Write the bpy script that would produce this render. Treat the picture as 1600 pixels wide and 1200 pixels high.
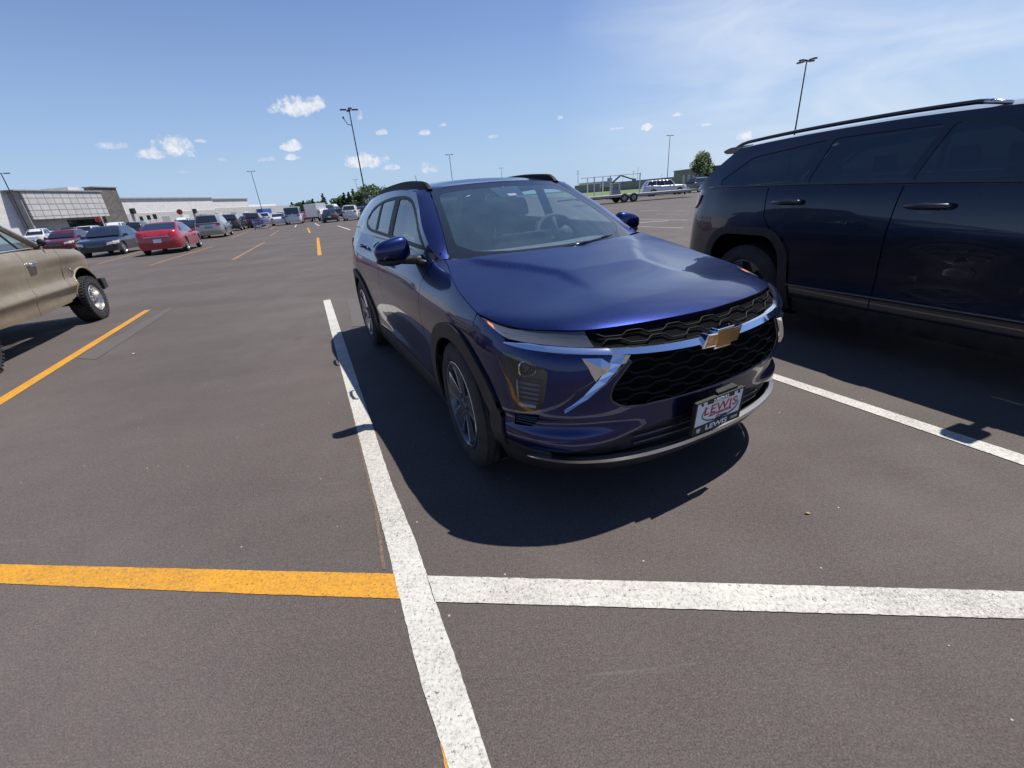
import bpy, bmesh, math, random
import numpy as np
from mathutils import Vector, Matrix

for o in list(bpy.data.objects): bpy.data.objects.remove(o)
scene = bpy.context.scene
R = math.radians
random.seed(4)

# ---------------------------------------------------------------- camera
CF, CP, CR, CH = 670.0, 23.7, 4.55, 1.38
def cam_axes():
    p, r = R(CP), R(CR)
    fwd = np.array([0, math.cos(p), -math.sin(p)]); right = np.array([1, 0, 0.]); down = -np.cross(right, fwd)
    return right*math.cos(r)+down*math.sin(r), -right*math.sin(r)+down*math.cos(r), fwd
RT, DN, FW = cam_axes()
def direction(px, py):
    return (px-800)/CF*RT + (py-600)/CF*DN + FW
def at(px, py, z=0.0):
    """world point at height z seen in that direction"""
    d = direction(px, py); t = (z-CH)/d[2]
    return np.array([0, 0, CH])+t*d
cd = bpy.data.cameras.new('camera'); cam = bpy.data.objects.new('camera', cd); scene.collection.objects.link(cam)
cd.sensor_width = 36; cd.lens = 36*CF/1600; cd.clip_start = 0.05; cd.clip_end = 9000
M = Matrix(((RT[0], -DN[0], -FW[0], 0), (RT[1], -DN[1], -FW[1], 0), (RT[2], -DN[2], -FW[2], CH), (0, 0, 0, 1)))
cam.matrix_world = M
scene.camera = cam

# ---------------------------------------------------------------- light and sky
SUN_EL, SUN_AZ = 66.0, 62.0          # azimuth clockwise from +Y
sl = bpy.data.lights.new('sun', 'SUN'); sun = bpy.data.objects.new('sun', sl); scene.collection.objects.link(sun)
sl.energy = 5.0; sl.angle = R(0.53); sl.color = (1, .965, .91)
sd = Vector((math.sin(R(SUN_AZ))*math.cos(R(SUN_EL)), math.cos(R(SUN_AZ))*math.cos(R(SUN_EL)), math.sin(R(SUN_EL))))
sun.rotation_euler = sd.to_track_quat('Z', 'Y').to_euler(); sun.location = (0, 0, 50)
scene.view_settings.view_transform = 'Standard'; scene.view_settings.look = 'None'
scene.view_settings.exposure = 0.35; scene.view_settings.gamma = 1
world = bpy.data.worlds.new("World"); scene.world = world; world.use_nodes = True
def build_world():
    nt = world.node_tree; N = nt.nodes; L = nt.links; N.clear()
    out = N.new('ShaderNodeOutputWorld'); bg = N.new('ShaderNodeBackground')
    sky = N.new('ShaderNodeTexSky'); sky.sky_type = 'NISHITA'; sky.sun_disc = False
    sky.sun_elevation = R(SUN_EL); sky.sun_rotation = R(SUN_AZ)
    sky.altitude = 0; sky.air_density = 1.0; sky.dust_density = 0.15; sky.ozone_density = 1.0
    tc = N.new('ShaderNodeTexCoord')
    def math_(op, a, b=None, c=None, clamp=False):
        n = N.new('ShaderNodeMath'); n.operation = op; n.use_clamp = clamp
        for i, v in enumerate((a, b, c)):
            if v is None: continue
            if isinstance(v, (int, float)): n.inputs[i].default_value = v
            else: L.new(v, n.inputs[i])
        return n.outputs[0]
    def vmath(op, a, b):
        n = N.new('ShaderNodeVectorMath'); n.operation = op
        for i, v in enumerate((a, b)):
            if isinstance(v, (tuple, list)): n.inputs[i].default_value = v
            else: L.new(v, n.inputs[i])
        return n
    def noise(scale, detail, rough, vec, sc=None):
        n = N.new('ShaderNodeTexNoise'); n.inputs['Scale'].default_value = scale
        n.inputs['Detail'].default_value = detail; n.inputs['Roughness'].default_value = rough
        if sc:
            m = N.new('ShaderNodeMapping'); m.inputs['Scale'].default_value = sc; L.new(vec, m.inputs['Vector']); vec = m.outputs[0]
        L.new(vec, n.inputs['Vector']); return n.outputs['Fac']
    D = vmath('NORMALIZE', tc.outputs['Generated'], (0, 0, 0)).outputs[0]
    n1 = noise(30, 10, .66, D); n2 = noise(85, 8, .65, D)
    puff = math_('ADD', math_('MULTIPLY', math_('SUBTRACT', n1, .5), 4.2), math_('MULTIPLY', math_('SUBTRACT', n2, .5), 2.0))
    total = None
    # each cumulus: direction, angular half width, half height, density
    for (px, py, rw, rh, dn) in CLOUDS:
        d = direction(px, py); d = d/np.linalg.norm(d)
        rt = np.cross(d, [0, 0, 1]); rt /= np.linalg.norm(rt); up = np.cross(rt, d)
        q = vmath('SUBTRACT', D, tuple(d)).outputs[0]
        a = math_('DIVIDE', vmath('DOT_PRODUCT', q, tuple(rt)).outputs['Value'], rw)
        b = math_('DIVIDE', vmath('DOT_PRODUCT', q, tuple(up)).outputs['Value'], rh)
        bneg = math_('MULTIPLY', math_('MINIMUM', b, 0), 0.9)     # flatter underside
        b2 = math_('ADD', b, bneg)
        r2 = math_('ADD', math_('MULTIPLY', a, a), math_('MULTIPLY', b2, b2))
        v = math_('SUBTRACT', math_('ADD', 1.0, puff), r2)
        v = math_('MULTIPLY', math_('MULTIPLY', math_('SUBTRACT', v, .05), 1.35, clamp=True), dn)
        total = v if total is None else math_('MAXIMUM', total, v)
    # thin cirrus veil high on the right
    d = direction(1520, 40); d /= np.linalg.norm(d)
    dot = vmath('DOT_PRODUCT', D, tuple(d)).outputs['Value']
    mask = math_('MULTIPLY', math_('SUBTRACT', dot, .82), 6.5, clamp=True)
    m2 = N.new('ShaderNodeMapping'); m2.inputs['Rotation'].default_value = (0.15, -0.12, 0.5); m2.inputs['Scale'].default_value = (1.3, 5.0, 9.0)
    L.new(D, m2.inputs['Vector'])
    cn = N.new('ShaderNodeTexNoise'); cn.inputs['Scale'].default_value = 1.5; cn.inputs['Detail'].default_value = 7
    cn.inputs['Roughness'].default_value = .52; cn.inputs['Distortion'].default_value = .6; L.new(m2.outputs[0], cn.inputs['Vector'])
    cir = math_('MULTIPLY', math_('MULTIPLY', math_('SUBTRACT', cn.outputs['Fac'], .36), 2.2, clamp=True), mask)
    cir = math_('ADD', math_('MULTIPLY', cir, .78), math_('MULTIPLY', mask, .20))
    mixc = N.new('ShaderNodeMixRGB'); L.new(cir, mixc.inputs['Fac']); 
    # pale blue summer haze towards the horizon
    zc = N.new('ShaderNodeSeparateXYZ'); L.new(D, zc.inputs[0]); el = math_('ABSOLUTE', zc.outputs['Z'])
    hz = math_('POWER', math_('SUBTRACT', 1.0, math_('MULTIPLY', el, 1.75, clamp=True)), 2.2)
    tint = N.new('ShaderNodeMixRGB'); tint.blend_type = 'MULTIPLY'; tint.inputs['Fac'].default_value = 1; L.new(sky.outputs[0], tint.inputs['Color1']); tint.inputs['Color2'].default_value = SKY_TINT
    hm = N.new('ShaderNodeMixRGB'); L.new(math_('MULTIPLY', hz, .92), hm.inputs['Fac']); L.new(tint.outputs[0], hm.inputs['Color1']); hm.inputs['Color2'].default_value = HAZE_COL
    L.new(hm.outputs[0], mixc.inputs['Color1'])
    mixc.inputs['Color2'].default_value = CIRRUS_COL
    mixn = N.new('ShaderNodeMixRGB'); L.new(total, mixn.inputs['Fac']); L.new(mixc.outputs[0], mixn.inputs['Color1'])
    shade = N.new('ShaderNodeMixRGB'); L.new(math_('MULTIPLY', math_('SUBTRACT', n2, .38), 3.5, clamp=True), shade.inputs['Fac']); shade.inputs['Color1'].default_value = (7.0, 7.6, 8.6, 1); shade.inputs['Color2'].default_value = CLOUD_COL
    L.new(shade.outputs[0], mixn.inputs['Color2'])
    L.new(mixn.outputs[0], bg.inputs['Color']); bg.inputs['Strength'].default_value = SKY_STR
    L.new(bg.outputs[0], out.inputs['Surface'])
SKY_STR = 0.074
SKY_TINT = (.82, .92, 1.24, 1)
HAZE_COL = (4.6, 6.4, 8.8, 1)
CLOUD_COL = (9.8, 10.0, 10.5, 1); CIRRUS_COL = (7.9, 8.8, 10.0, 1)
CLOUDS = [(465, 170, .047, .020, .95), (492, 165, .022, .018, .95), (276, 236, .030, .022, .9), (240, 242, .030, .012, .75), (178, 230, .020, .008, .6),
          (456, 231, .022, .012, .85), (458, 247, .016, .007, .7), (418, 250, .018, .006, .5), (578, 254, .042, .018, .85), (612, 262, .025, .008, .6),
          (672, 266, .022, .014, .55), (562, 184, .008, .012, .5), (597, 208, .012, .007, .75), (664, 208, .012, .007, .75), (692, 196, .008, .004, .4),
          (1010, 200, .012, .008, .9), (964, 201, .014, .003, .55), (1063, 179, .014, .005, .8), (1103, 195, .010, .003, .6), (875, 185, .006, .006, .6),
          (1165, 215, .016, .012, .85), (315, 221, .010, .004, .5), (347, 250, .008, .005, .35), (288, 269, .020, .004, .35), (770, 214, .012, .004, .35)]
build_world()
# ---------------------------------------------------------------- materials
def mat(name, col, rough=.5, metal=0., spec=.5, coat=0., coat_rough=.03, emis=None, **kw):
    m = bpy.data.materials.new(name); m.use_nodes = True
    b = m.node_tree.nodes['Principled BSDF']
    b.inputs['Base Color'].default_value = (*col, 1); b.inputs['Roughness'].default_value = rough
    b.inputs['Metallic'].default_value = metal; b.inputs['Specular IOR Level'].default_value = spec
    b.inputs['Coat Weight'].default_value = coat; b.inputs['Coat Roughness'].default_value = coat_rough
    return m
def nodes(m): return m.node_tree.nodes, m.node_tree.links, m.node_tree.nodes['Principled BSDF']
def ramp(N, pts):
    r = N.new('ShaderNodeValToRGB'); e = r.color_ramp.elements
    while len(e) < len(pts): e.new(.5)
    for i, (p, c) in enumerate(pts):
        e[i].position = p; e[i].color = (*c, 1) if not isinstance(c, (int, float)) else (c, c, c, 1)
    return r
def noisy(m, c1, c2, scale=8, detail=5, rough_rng=None, bump=0, bscale=60, lo=.35, hi=.65, stretch=None):
    """break a flat colour up with object-space noise"""
    N, L, b = nodes(m)
    tc = N.new('ShaderNodeTexCoord'); src = tc.outputs['Object']
    if stretch:
        mp = N.new('ShaderNodeMapping'); mp.inputs['Scale'].default_value = stretch; L.new(src, mp.inputs['Vector']); src = mp.outputs[0]
    n = N.new('ShaderNodeTexNoise'); n.inputs['Scale'].default_value = scale; n.inputs['Detail'].default_value = detail
    L.new(src, n.inputs['Vector'])
    r = ramp(N, [(lo, c1), (hi, c2)]); L.new(n.outputs['Fac'], r.inputs['Fac']); L.new(r.outputs[0], b.inputs['Base Color'])
    if rough_rng:
        mr = N.new('ShaderNodeMapRange'); mr.inputs['To Min'].default_value = rough_rng[0]; mr.inputs['To Max'].default_value = rough_rng[1]
        L.new(n.outputs['Fac'], mr.inputs['Value']); L.new(mr.outputs[0], b.inputs['Roughness'])
    if bump:
        n2 = N.new('ShaderNodeTexNoise'); n2.inputs['Scale'].default_value = bscale; n2.inputs['Detail'].default_value = 4; L.new(src, n2.inputs['Vector'])
        bp = N.new('ShaderNodeBump'); bp.inputs['Strength'].default_value = bump; bp.inputs['Distance'].default_value = .01
        L.new(n2.outputs['Fac'], bp.inputs['Height']); L.new(bp.outputs[0], b.inputs['Normal'])
    return m
def car_paint(name, col, dark, metal=.6, rough=.35, flake=True, dust=.08):
    m = mat(name, col, rough, metal, .5, 1.0, .02); N, L, b = nodes(m)
    tc = N.new('ShaderNodeTexCoord')
    if flake:
        v = N.new('ShaderNodeTexVoronoi'); v.inputs['Scale'].default_value = 900; L.new(tc.outputs['Object'], v.inputs['Vector'])
        mx = N.new('ShaderNodeMixRGB'); mx.inputs['Color1'].default_value = (*dark, 1); mx.inputs['Color2'].default_value = (*col, 1)
        sp = N.new('ShaderNodeSeparateColor'); L.new(v.outputs['Color'], sp.inputs[0]); L.new(sp.outputs[0], mx.inputs['Fac'])
    else:
        mx = N.new('ShaderNodeMixRGB'); mx.inputs['Color1'].default_value = (*col, 1); mx.inputs['Color2'].default_value = (*dark, 1)
    n = N.new('ShaderNodeTexNoise'); n.inputs['Scale'].default_value = 5; n.inputs['Detail'].default_value = 6; L.new(tc.outputs['Object'], n.inputs['Vector'])
    n2 = N.new('ShaderNodeTexNoise'); n2.inputs['Scale'].default_value = 160; n2.inputs['Detail'].default_value = 3; L.new(tc.outputs['Object'], n2.inputs['Vector'])
    mu = N.new('ShaderNodeMath'); mu.operation = 'MULTIPLY'; L.new(n.outputs['Fac'], mu.inputs[0]); L.new(n2.outputs['Fac'], mu.inputs[1])
    mr = N.new('ShaderNodeMapRange'); mr.inputs['From Min'].default_value = .2; mr.inputs['From Max'].default_value = .42; mr.inputs['To Max'].default_value = dust
    L.new(mu.outputs[0], mr.inputs['Value'])
    if not flake: mx.inputs['Fac'].default_value = .3
    m2 = N.new('ShaderNodeMixRGB'); L.new(mr.outputs[0], m2.inputs['Fac']); L.new(mx.outputs[0], m2.inputs['Color1']); m2.inputs['Color2'].default_value = (.32, .29, .25, 1)
    L.new(m2.outputs[0], b.inputs['Base Color'])
    mr2 = N.new('ShaderNodeMapRange'); mr2.inputs['To Min'].default_value = .006; mr2.inputs['To Max'].default_value = .03; L.new(n.outputs['Fac'], mr2.inputs['Value'])
    L.new(mr2.outputs[0], b.inputs['Coat Roughness'])
    return m
def glass(name, tint, trans=.6, rough=.01, refl=1.0, veil=0.):
    """tinted window glass: fresnel mirror over a tinted see-through pane"""
    m = bpy.data.materials.new(name); m.use_nodes = True; N = m.node_tree.nodes; L = m.node_tree.links; N.clear()
    out = N.new('ShaderNodeOutputMaterial'); mix = N.new('ShaderNodeMixShader'); fr = N.new('ShaderNodeLayerWeight'); fr.inputs['Blend'].default_value = .5
    tr = N.new('ShaderNodeBsdfTransparent'); tr.inputs['Color'].default_value = (*[trans*c for c in tint], 1)
    gl = N.new('ShaderNodeBsdfGlossy'); gl.inputs['Roughness'].default_value = rough; gl.inputs['Color'].default_value = (refl, refl, refl, 1)
    geo = N.new('ShaderNodeNewGeometry')
    pw = N.new('ShaderNodeMath'); pw.operation = 'POWER'; pw.inputs[1].default_value = 4.2; L.new(fr.outputs['Facing'], pw.inputs[0])
    mu = N.new('ShaderNodeMath'); mu.operation = 'MULTIPLY_ADD'; mu.inputs[1].default_value = .92; mu.inputs[2].default_value = .075; mu.use_clamp = True
    L.new(pw.outputs[0], mu.inputs[0])
    L.new(mu.outputs[0], mix.inputs['Fac']); src = tr.outputs[0]
    if veil:      # pale blue diffuse mixed in to stand for reflected sky and flare
        df = N.new('ShaderNodeBsdfDiffuse'); df.inputs['Color'].default_value = (.36, .60, .80, 1); mv = N.new('ShaderNodeMixShader')
        tc = N.new('ShaderNodeTexCoord'); n = N.new('ShaderNodeTexNoise'); n.inputs['Scale'].default_value = 6; n.inputs['Detail'].default_value = 6; L.new(tc.outputs['Object'], n.inputs['Vector'])
        mr = N.new('ShaderNodeMapRange'); mr.inputs['To Min'].default_value = veil*.6; mr.inputs['To Max'].default_value = veil*1.4; L.new(n.outputs['Fac'], mr.inputs['Value'])
        L.new(mr.outputs[0], mv.inputs['Fac']); L.new(tr.outputs[0], mv.inputs[1]); L.new(df.outputs[0], mv.inputs[2]); src = mv.outputs[0]
    L.new(src, mix.inputs[1]); L.new(gl.outputs[0], mix.inputs[2]); L.new(mix.outputs[0], out.inputs['Surface'])
    return m

# ---------------------------------------------------------------- objects
COL = scene.collection
def link(o, parent=None):
    COL.objects.link(o)
    if parent is not None: o.parent = parent
    return o
def tag(o, label=None, cat=None, group=None, kind=None):
    if label: o['label'] = label
    if cat: o['category'] = cat
    if group: o['group'] = group
    if kind: o['kind'] = kind
    return o
def empty(name, loc=(0, 0, 0), rz=0, label=None, cat=None, group=None):
    o = bpy.data.objects.new(name, None); o.empty_display_size = .3; link(o); o.location = loc; o.rotation_euler = (0, 0, rz)
    return tag(o, label, cat, group)
class MB:
    """collects verts and faces of ONE mesh object"""
    def __init__(s): s.v = []; s.f = []; s.m = []; s.cur = 0
    def add(s, v, f):
        k = len(s.v); s.v += [tuple(map(float, p)) for p in v]; s.f += [tuple(i+k for i in q) for q in f]; s.m += [s.cur]*len(f); return s
    def box(s, c, d, rot=None, taper=1.0):
        hx, hy, hz = d[0]/2, d[1]/2, d[2]/2
        p = [Vector((x*hx*(taper if z > 0 else 1), y*hy*(taper if z > 0 else 1), z*hz)) for z in (-1, 1) for x, y in ((-1, -1), (1, -1), (1, 1), (-1, 1))]
        if rot is not None: p = [rot @ q for q in p]
        return s.add([(q[0]+c[0], q[1]+c[1], q[2]+c[2]) for q in p], [(3, 2, 1, 0), (4, 5, 6, 7), (0, 1, 5, 4), (1, 2, 6, 5), (2, 3, 7, 6), (3, 0, 4, 7)])
    def tube(s, pts, r, n=8, cap=True, flat=1.0, up=None):
        pts = [Vector(p) for p in pts]; rs = r if isinstance(r, (list, tuple)) else [r]*len(pts); V = []; prev = None
        for i, p in enumerate(pts):
            t = (pts[min(i+1, len(pts)-1)]-pts[max(i-1, 0)]).normalized()
            u = Vector(up) if up else (Vector((0, 0, 1)) if abs(t.z) < .9 else Vector((1, 0, 0)))
            a = t.cross(u).normalized(); b = a.cross(t).normalized()
            V += [p+a*math.cos(2*math.pi*k/n)*rs[i]+b*math.sin(2*math.pi*k/n)*rs[i]*flat for k in range(n)]
        F = [(i*n+k, i*n+(k+1) % n, (i+1)*n+(k+1) % n, (i+1)*n+k) for i in range(len(pts)-1) for k in range(n)]
        if cap: F += [tuple(range(n-1, -1, -1)), tuple((len(pts)-1)*n+k for k in range(n))]
        return s.add(V, F)
    def lathe(s, prof, n=32, axis='y', c=(0, 0, 0), closed=False):
        """prof: list of (radius, along-axis)"""
        V = []
        for (r, a) in prof:
            for k in range(n):
                t = 2*math.pi*k/n; x, z = r*math.cos(t), r*math.sin(t)
                V.append({'y': (c[0]+x, c[1]+a, c[2]+z), 'z': (c[0]+x, c[1]+z, c[2]+a), 'x': (c[0]+a, c[1]+x, c[2]+z)}[axis])
        F = [(i*n+k, (i+1)*n+k, (i+1)*n+(k+1) % n, i*n+(k+1) % n) for i in range(len(prof)-1) for k in range(n)]
        return s.add(V, F)
    def prism(s, poly, fn, t0, t1):
        """poly (a,b) list; fn(a,b,t)->xyz"""
        n = len(poly); V = [fn(a, b, t0) for a, b in poly]+[fn(a, b, t1) for a, b in poly]
        return s.add(V, [tuple(range(n)), tuple(range(2*n-1, n-1, -1))]+[(i, n+i, n+(i+1) % n, (i+1) % n) for i in range(n)])
    def grid(s, fn, us, vs):
        V = [fn(u, v) for v in vs for u in us]; nu = len(us)
        return s.add(V, [(j*nu+i, j*nu+i+1, (j+1)*nu+i+1, (j+1)*nu+i) for j in range(len(vs)-1) for i in range(nu-1)])
    def build(s, name, mats, parent=None, smooth=False, angle=None, recalc=True, weld=0, solid=0, bevel=0):
        me = bpy.data.meshes.new(name); me.from_pydata(s.v, [], s.f); mats = mats if isinstance(mats, (list, tuple)) else [mats]
        for m in mats: me.materials.append(m)
        for p, k in zip(me.polygons, s.m): p.material_index = k
        if weld or recalc:
            bm = bmesh.new(); bm.from_mesh(me)
            if weld: bmesh.ops.remove_doubles(bm, verts=bm.verts, dist=weld)
            if recalc: bmesh.ops.recalc_face_normals(bm, faces=bm.faces)
            bm.to_mesh(me); bm.free()
        if smooth: me.polygons.foreach_set('use_smooth', [True]*len(me.polygons))
        o = link(bpy.data.objects.new(name, me), parent)
        if solid: rim_edges(me, solid, smooth)
        if bevel:
            md = o.modifiers.new('bevel', 'BEVEL'); md.width = bevel; md.segments = 2; md.limit_method = 'ANGLE'; md.angle_limit = R(35)
        if smooth and angle is not None:
            try: me.set_sharp_from_angle(angle=R(angle))
            except Exception: pass
        return o

def orient(me, c):
    """make an open panel's faces look away from point c"""
    t = sum((p.normal.dot(p.center-Vector(c))*p.area for p in me.polygons))
    if t < 0: me.flip_normals()
def rim_edges(me, th, smooth=True):
    """fold the open border of a panel inwards so that it shows real thickness"""
    bm = bmesh.new(); bm.from_mesh(me); bm.normal_update()
    be = [e for e in bm.edges if len(e.link_faces) == 1]; up = {}; dn = {}
    def get(v):
        if v not in up: up[v] = bm.verts.new(v.co); dn[v] = bm.verts.new(v.co-v.normal*th)
        return up[v], dn[v]
    for e in be:
        l = e.link_loops[0]; a, b = l.vert, l.link_loop_next.vert
        (a1, a2), (b1, b2) = get(a), get(b)
        try: f = bm.faces.new((b1, a1, a2, b2)); f.smooth = False; f.material_index = e.link_faces[0].material_index
        except ValueError: pass
    bm.to_mesh(me); bm.free()

# ---------------------------------------------------------------- curves and regions
def hermite(xs, ys):
    """smooth interpolation through nodes (nonuniform Catmull-Rom); ys may be vectors"""
    xs = np.array(xs, float); ys = np.array(ys, float); n = len(xs)
    m = np.zeros_like(ys)
    for i in range(n):
        if i == 0: m[i] = (ys[1]-ys[0])/(xs[1]-xs[0])
        elif i == n-1: m[i] = (ys[-1]-ys[-2])/(xs[-1]-xs[-2])
        else:
            h0, h1 = xs[i]-xs[i-1], xs[i+1]-xs[i]; d0, d1 = (ys[i]-ys[i-1])/h0, (ys[i+1]-ys[i])/h1
            m[i] = (d0*h1+d1*h0)/(h0+h1)
    def f(x):
        x = min(max(x, xs[0]), xs[-1]); i = min(max(int(np.searchsorted(xs, x))-1, 0), n-2)
        h = xs[i+1]-xs[i]; t = (x-xs[i])/h
        return (2*t**3-3*t*t+1)*ys[i]+(t**3-2*t*t+t)*h*m[i]+(-2*t**3+3*t*t)*ys[i+1]+(t**3-t*t)*h*m[i+1]
    return f
def spline2(pts, n=8, closed=False):
    """dense polyline through 2D points"""
    P = [np.array(p, float) for p in pts]
    if closed: P = P+[P[0]]
    t = [0.]
    for a, b in zip(P, P[1:]): t.append(t[-1]+max(np.linalg.norm(b-a), 1e-6)**.7)
    f = hermite(t, P); out = []
    for i in range(len(t)-1):
        for k in range(n): out.append(tuple(f(t[i]+(t[i+1]-t[i])*k/n)))
    if not closed: out.append(tuple(P[-1]))
    return out
def rounded(poly, r, n=5):
    """round the corners of a closed polygon; r number or list"""
    out = []; N_ = len(poly)
    for i in range(N_):
        p0, p, p1 = (np.array(poly[(i+k) % N_], float) for k in (-1, 0, 1)); rr = r[i] if isinstance(r, (list, tuple)) else r
        a, b = p0-p, p1-p; la, lb = np.linalg.norm(a), np.linalg.norm(b); d = min(rr, la*.48, lb*.48)
        if d < 1e-4: out.append(tuple(p)); continue
        A, B = p+a/la*d, p+b/lb*d
        for k in range(n+1):
            t = k/n; out.append(tuple((1-t)**2*A+2*t*(1-t)*p+t*t*B))
    return out
from mathutils.geometry import delaunay_2d_cdt
def inside(x, y, poly):
    c = False; n = len(poly); x0, y0 = poly[-1]
    for x1, y1 in poly:
        if (y0 > y) != (y1 > y) and x < (x1-x0)*(y-y0)/(y1-y0)+x0: c = not c
        x0, y0 = x1, y1
    return c
def region(poly, du, dv, holes=()):
    """2D outline (with holes) -> well shaped triangles with a regular interior: (points, faces)"""
    def dens(P):
        out = []
        for k in range(len(P)):
            a, b = P[k], P[(k+1) % len(P)]; n = max(1, math.ceil(math.dist(a, b)/max(du, dv)/1.05))
            if math.dist(a, b) < 1e-5: continue
            out += [(a[0]+(b[0]-a[0])*t/n, a[1]+(b[1]-a[1])*t/n) for t in range(n)]
        return out
    loops = [dens([(float(a), float(b)) for a, b in q]) for q in [poly, *holes]]
    V = []; E = []
    for lp in loops:
        k = len(V); V += lp; E += [(k+i, k+(i+1) % len(lp)) for i in range(len(lp))]
    B = np.array(V); P = loops[0]; nb = len(V)
    for i in range(math.floor(B[:, 0].min()/du), math.ceil(B[:, 0].max()/du)+1):
        for j in range(math.floor(B[:, 1].min()/dv), math.ceil(B[:, 1].max()/dv)+1):
            x, y = i*du, j*dv
            if not inside(x, y, P) or any(inside(x, y, h) for h in loops[1:]): continue
            if np.min((B[:nb, 0]-x)**2/du**2+(B[:nb, 1]-y)**2/dv**2) < .2: continue
            V.append((x, y))
    r = delaunay_2d_cdt([Vector(p) for p in V], E, [], 0, 1e-6)
    W = [tuple(v) for v in r[0]]; F = []
    for f in r[2]:
        cx = sum(W[k][0] for k in f)/len(f); cy = sum(W[k][1] for k in f)/len(f)
        if inside(cx, cy, P) and not any(inside(cx, cy, h) for h in loops[1:]): F.append(tuple(f))
    return W, F
def arc(cx, cz, r, a0, a1, n=20, rz=None):
    rz = rz or r
    return [(cx+r*math.cos(R(a0+(a1-a0)*k/n)), cz+rz*math.sin(R(a0+(a1-a0)*k/n))) for k in range(n+1)]

class Body:
    """lower body of a vehicle: plan outline + inset profiles. x runs from the nose backwards, +y is its right side."""
    def __init__(s, plan, zn, stations):
        pl = [np.array(p, float) for p in plan]; t = [0.]
        for a, b in zip(pl, pl[1:]): t.append(t[-1]+np.linalg.norm(b-a)**.8)
        f = hermite(t, pl); T = np.linspace(0, t[-1], 700); P = np.array([f(q) for q in T]); P[0, 1] = 0; P[-1, 1] = 0
        s.P = P; s.s = np.r_[0, np.cumsum(np.linalg.norm(np.diff(P, axis=0), axis=1))]; s.L = s.s[-1]
        D = np.gradient(P, axis=0); D /= np.linalg.norm(D, axis=1)[:, None]; s.N = np.c_[-D[:, 1], D[:, 0]]   # outward for front->right->rear
        s.N[0] = (-1, 0); s.N[-1] = (1, 0)
        st = sorted([((s.sx(k[1]) if k[0] == 'x' else s.sy(k[1]) if k[0] == 'y' else k[1]), prof) for k, prof in stations], key=lambda q: q[0])
        s.zn = zn; s.dz = [hermite(zn, p) for _, p in st]; s.ss = [q for q, _ in st]; s.cache = {}
    def sx(s, x):
        k = np.argmax(s.P[:, 1] > .6*s.P[:, 1].max())
        return float(np.interp(x, s.P[:, 0], s.s))
    def sy(s, y):
        k = int(np.argmax(s.P[:, 1])); return float(np.interp(y, s.P[:k, 1], s.s[:k]))
    def d(s, q, z):
        kz = round(z, 5)
        if kz not in s.cache: s.cache[kz] = hermite(s.ss, [f(z) for f in s.dz])
        return float(s.cache[kz](q))
    def p(s, q, z, off=0.):
        sg = -1 if q < 0 else 1; q = abs(q)
        x = np.interp(q, s.s, s.P[:, 0]); y = np.interp(q, s.s, s.P[:, 1]); nx = np.interp(q, s.s, s.N[:, 0]); ny = np.interp(q, s.s, s.N[:, 1])
        d = s.d(q, z)-off; y2 = y-ny*d
        return (float(x-nx*d), float(sg*max(y2, 0) if q > 1e-6 and q < s.L-1e-6 else 0.), float(z))
M_ = {}
M_['blue'] = car_paint('blue_paint', (.0075, .021, .150), (.0012, .003, .018), .88, .34, dust=.016)
M_['blue'].node_tree.nodes['Principled BSDF'].inputs['Coat IOR'].default_value = 1.5
M_['black_plastic'] = noisy(mat('black_plastic', (.018, .018, .02), .5, spec=.4), (.014, .014, .016), (.026, .026, .028), 14, rough_rng=(.42, .62))
M_['gloss_black'] = mat('gloss_black', (.008, .008, .01), .08, coat=1)
M_['dark_void'] = mat('dark_void', (.005, .005, .006), .95, spec=.08)
M_['chrome'] = mat('chrome', (.86, .87, .9), .07, 1)
M_['silver'] = mat('satin_silver', (.62, .63, .65), .28, 1)
M_['machined'] = mat('machined_alloy', (.72, .73, .76), .24, 1)
M_['dark_alloy'] = mat('dark_alloy', (.075, .08, .092), .30, .3, coat=.6)
M_['gold'] = mat('gold_enamel', (.52, .27, .09), .34, .7, coat=.8)
def tyre_mat():
    m = mat('tyre_rubber', (.022, .022, .023), .82); N, L, b = nodes(m)
    tc = N.new('ShaderNodeTexCoord'); n = N.new('ShaderNodeTexNoise'); n.inputs['Scale'].default_value = 12; L.new(tc.outputs['Object'], n.inputs['Vector'])
    r = ramp(N, [(.3, (.016, .016, .017)), (.7, (.040, .038, .036))]); L.new(n.outputs['Fac'], r.inputs['Fac']); L.new(r.outputs[0], b.inputs['Base Color'])
    return m
M_['rubber'] = tyre_mat()
M_['glass_ws'] = glass('windscreen_glass', (.84, .96, .97), .92, veil=.075)
M_['glass_side'] = glass('side_glass', (.80, .92, .92), .85, veil=.03)
M_['glass_dark'] = glass('privacy_glass', (.5, .6, .62), .12, veil=.038)
M_['glass_bg'] = mat('dark_car_glass', (.012, .016, .02), .04, coat=1, spec=.8)
M_['lens'] = glass('lamp_lens', (.9, .93, .95), .85)
M_['frit'] = mat('black_glass_border', (.012, .014, .015), .09, coat=1)
M_['amber'] = mat('amber_lens', (.85, .22, .03), .2, coat=1)
M_['red_lens'] = mat('red_lens', (.45, .01, .015), .12, coat=1)
M_['cabin'] = noisy(mat('cabin_fabric', (.03, .03, .032), .8), (.02, .02, .022), (.045, .045, .05), 30)
M_['cabin_grey'] = noisy(mat('cabin_trim', (.10, .10, .105), .7), (.075, .075, .08), (.12, .12, .125), 20)
M_['plate_white'] = mat('plate_white', (.78, .78, .76), .4)
M_['text_red'] = mat('lettering_red', (.50, .02, .04), .5)
M_['text_black'] = mat('lettering_black', (.015, .015, .015), .5)
M_['text_white'] = mat('lettering_white', (.8, .8, .8), .5)
M_['headliner'] = mat('headliner', (.28, .28, .28), .9)
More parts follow.
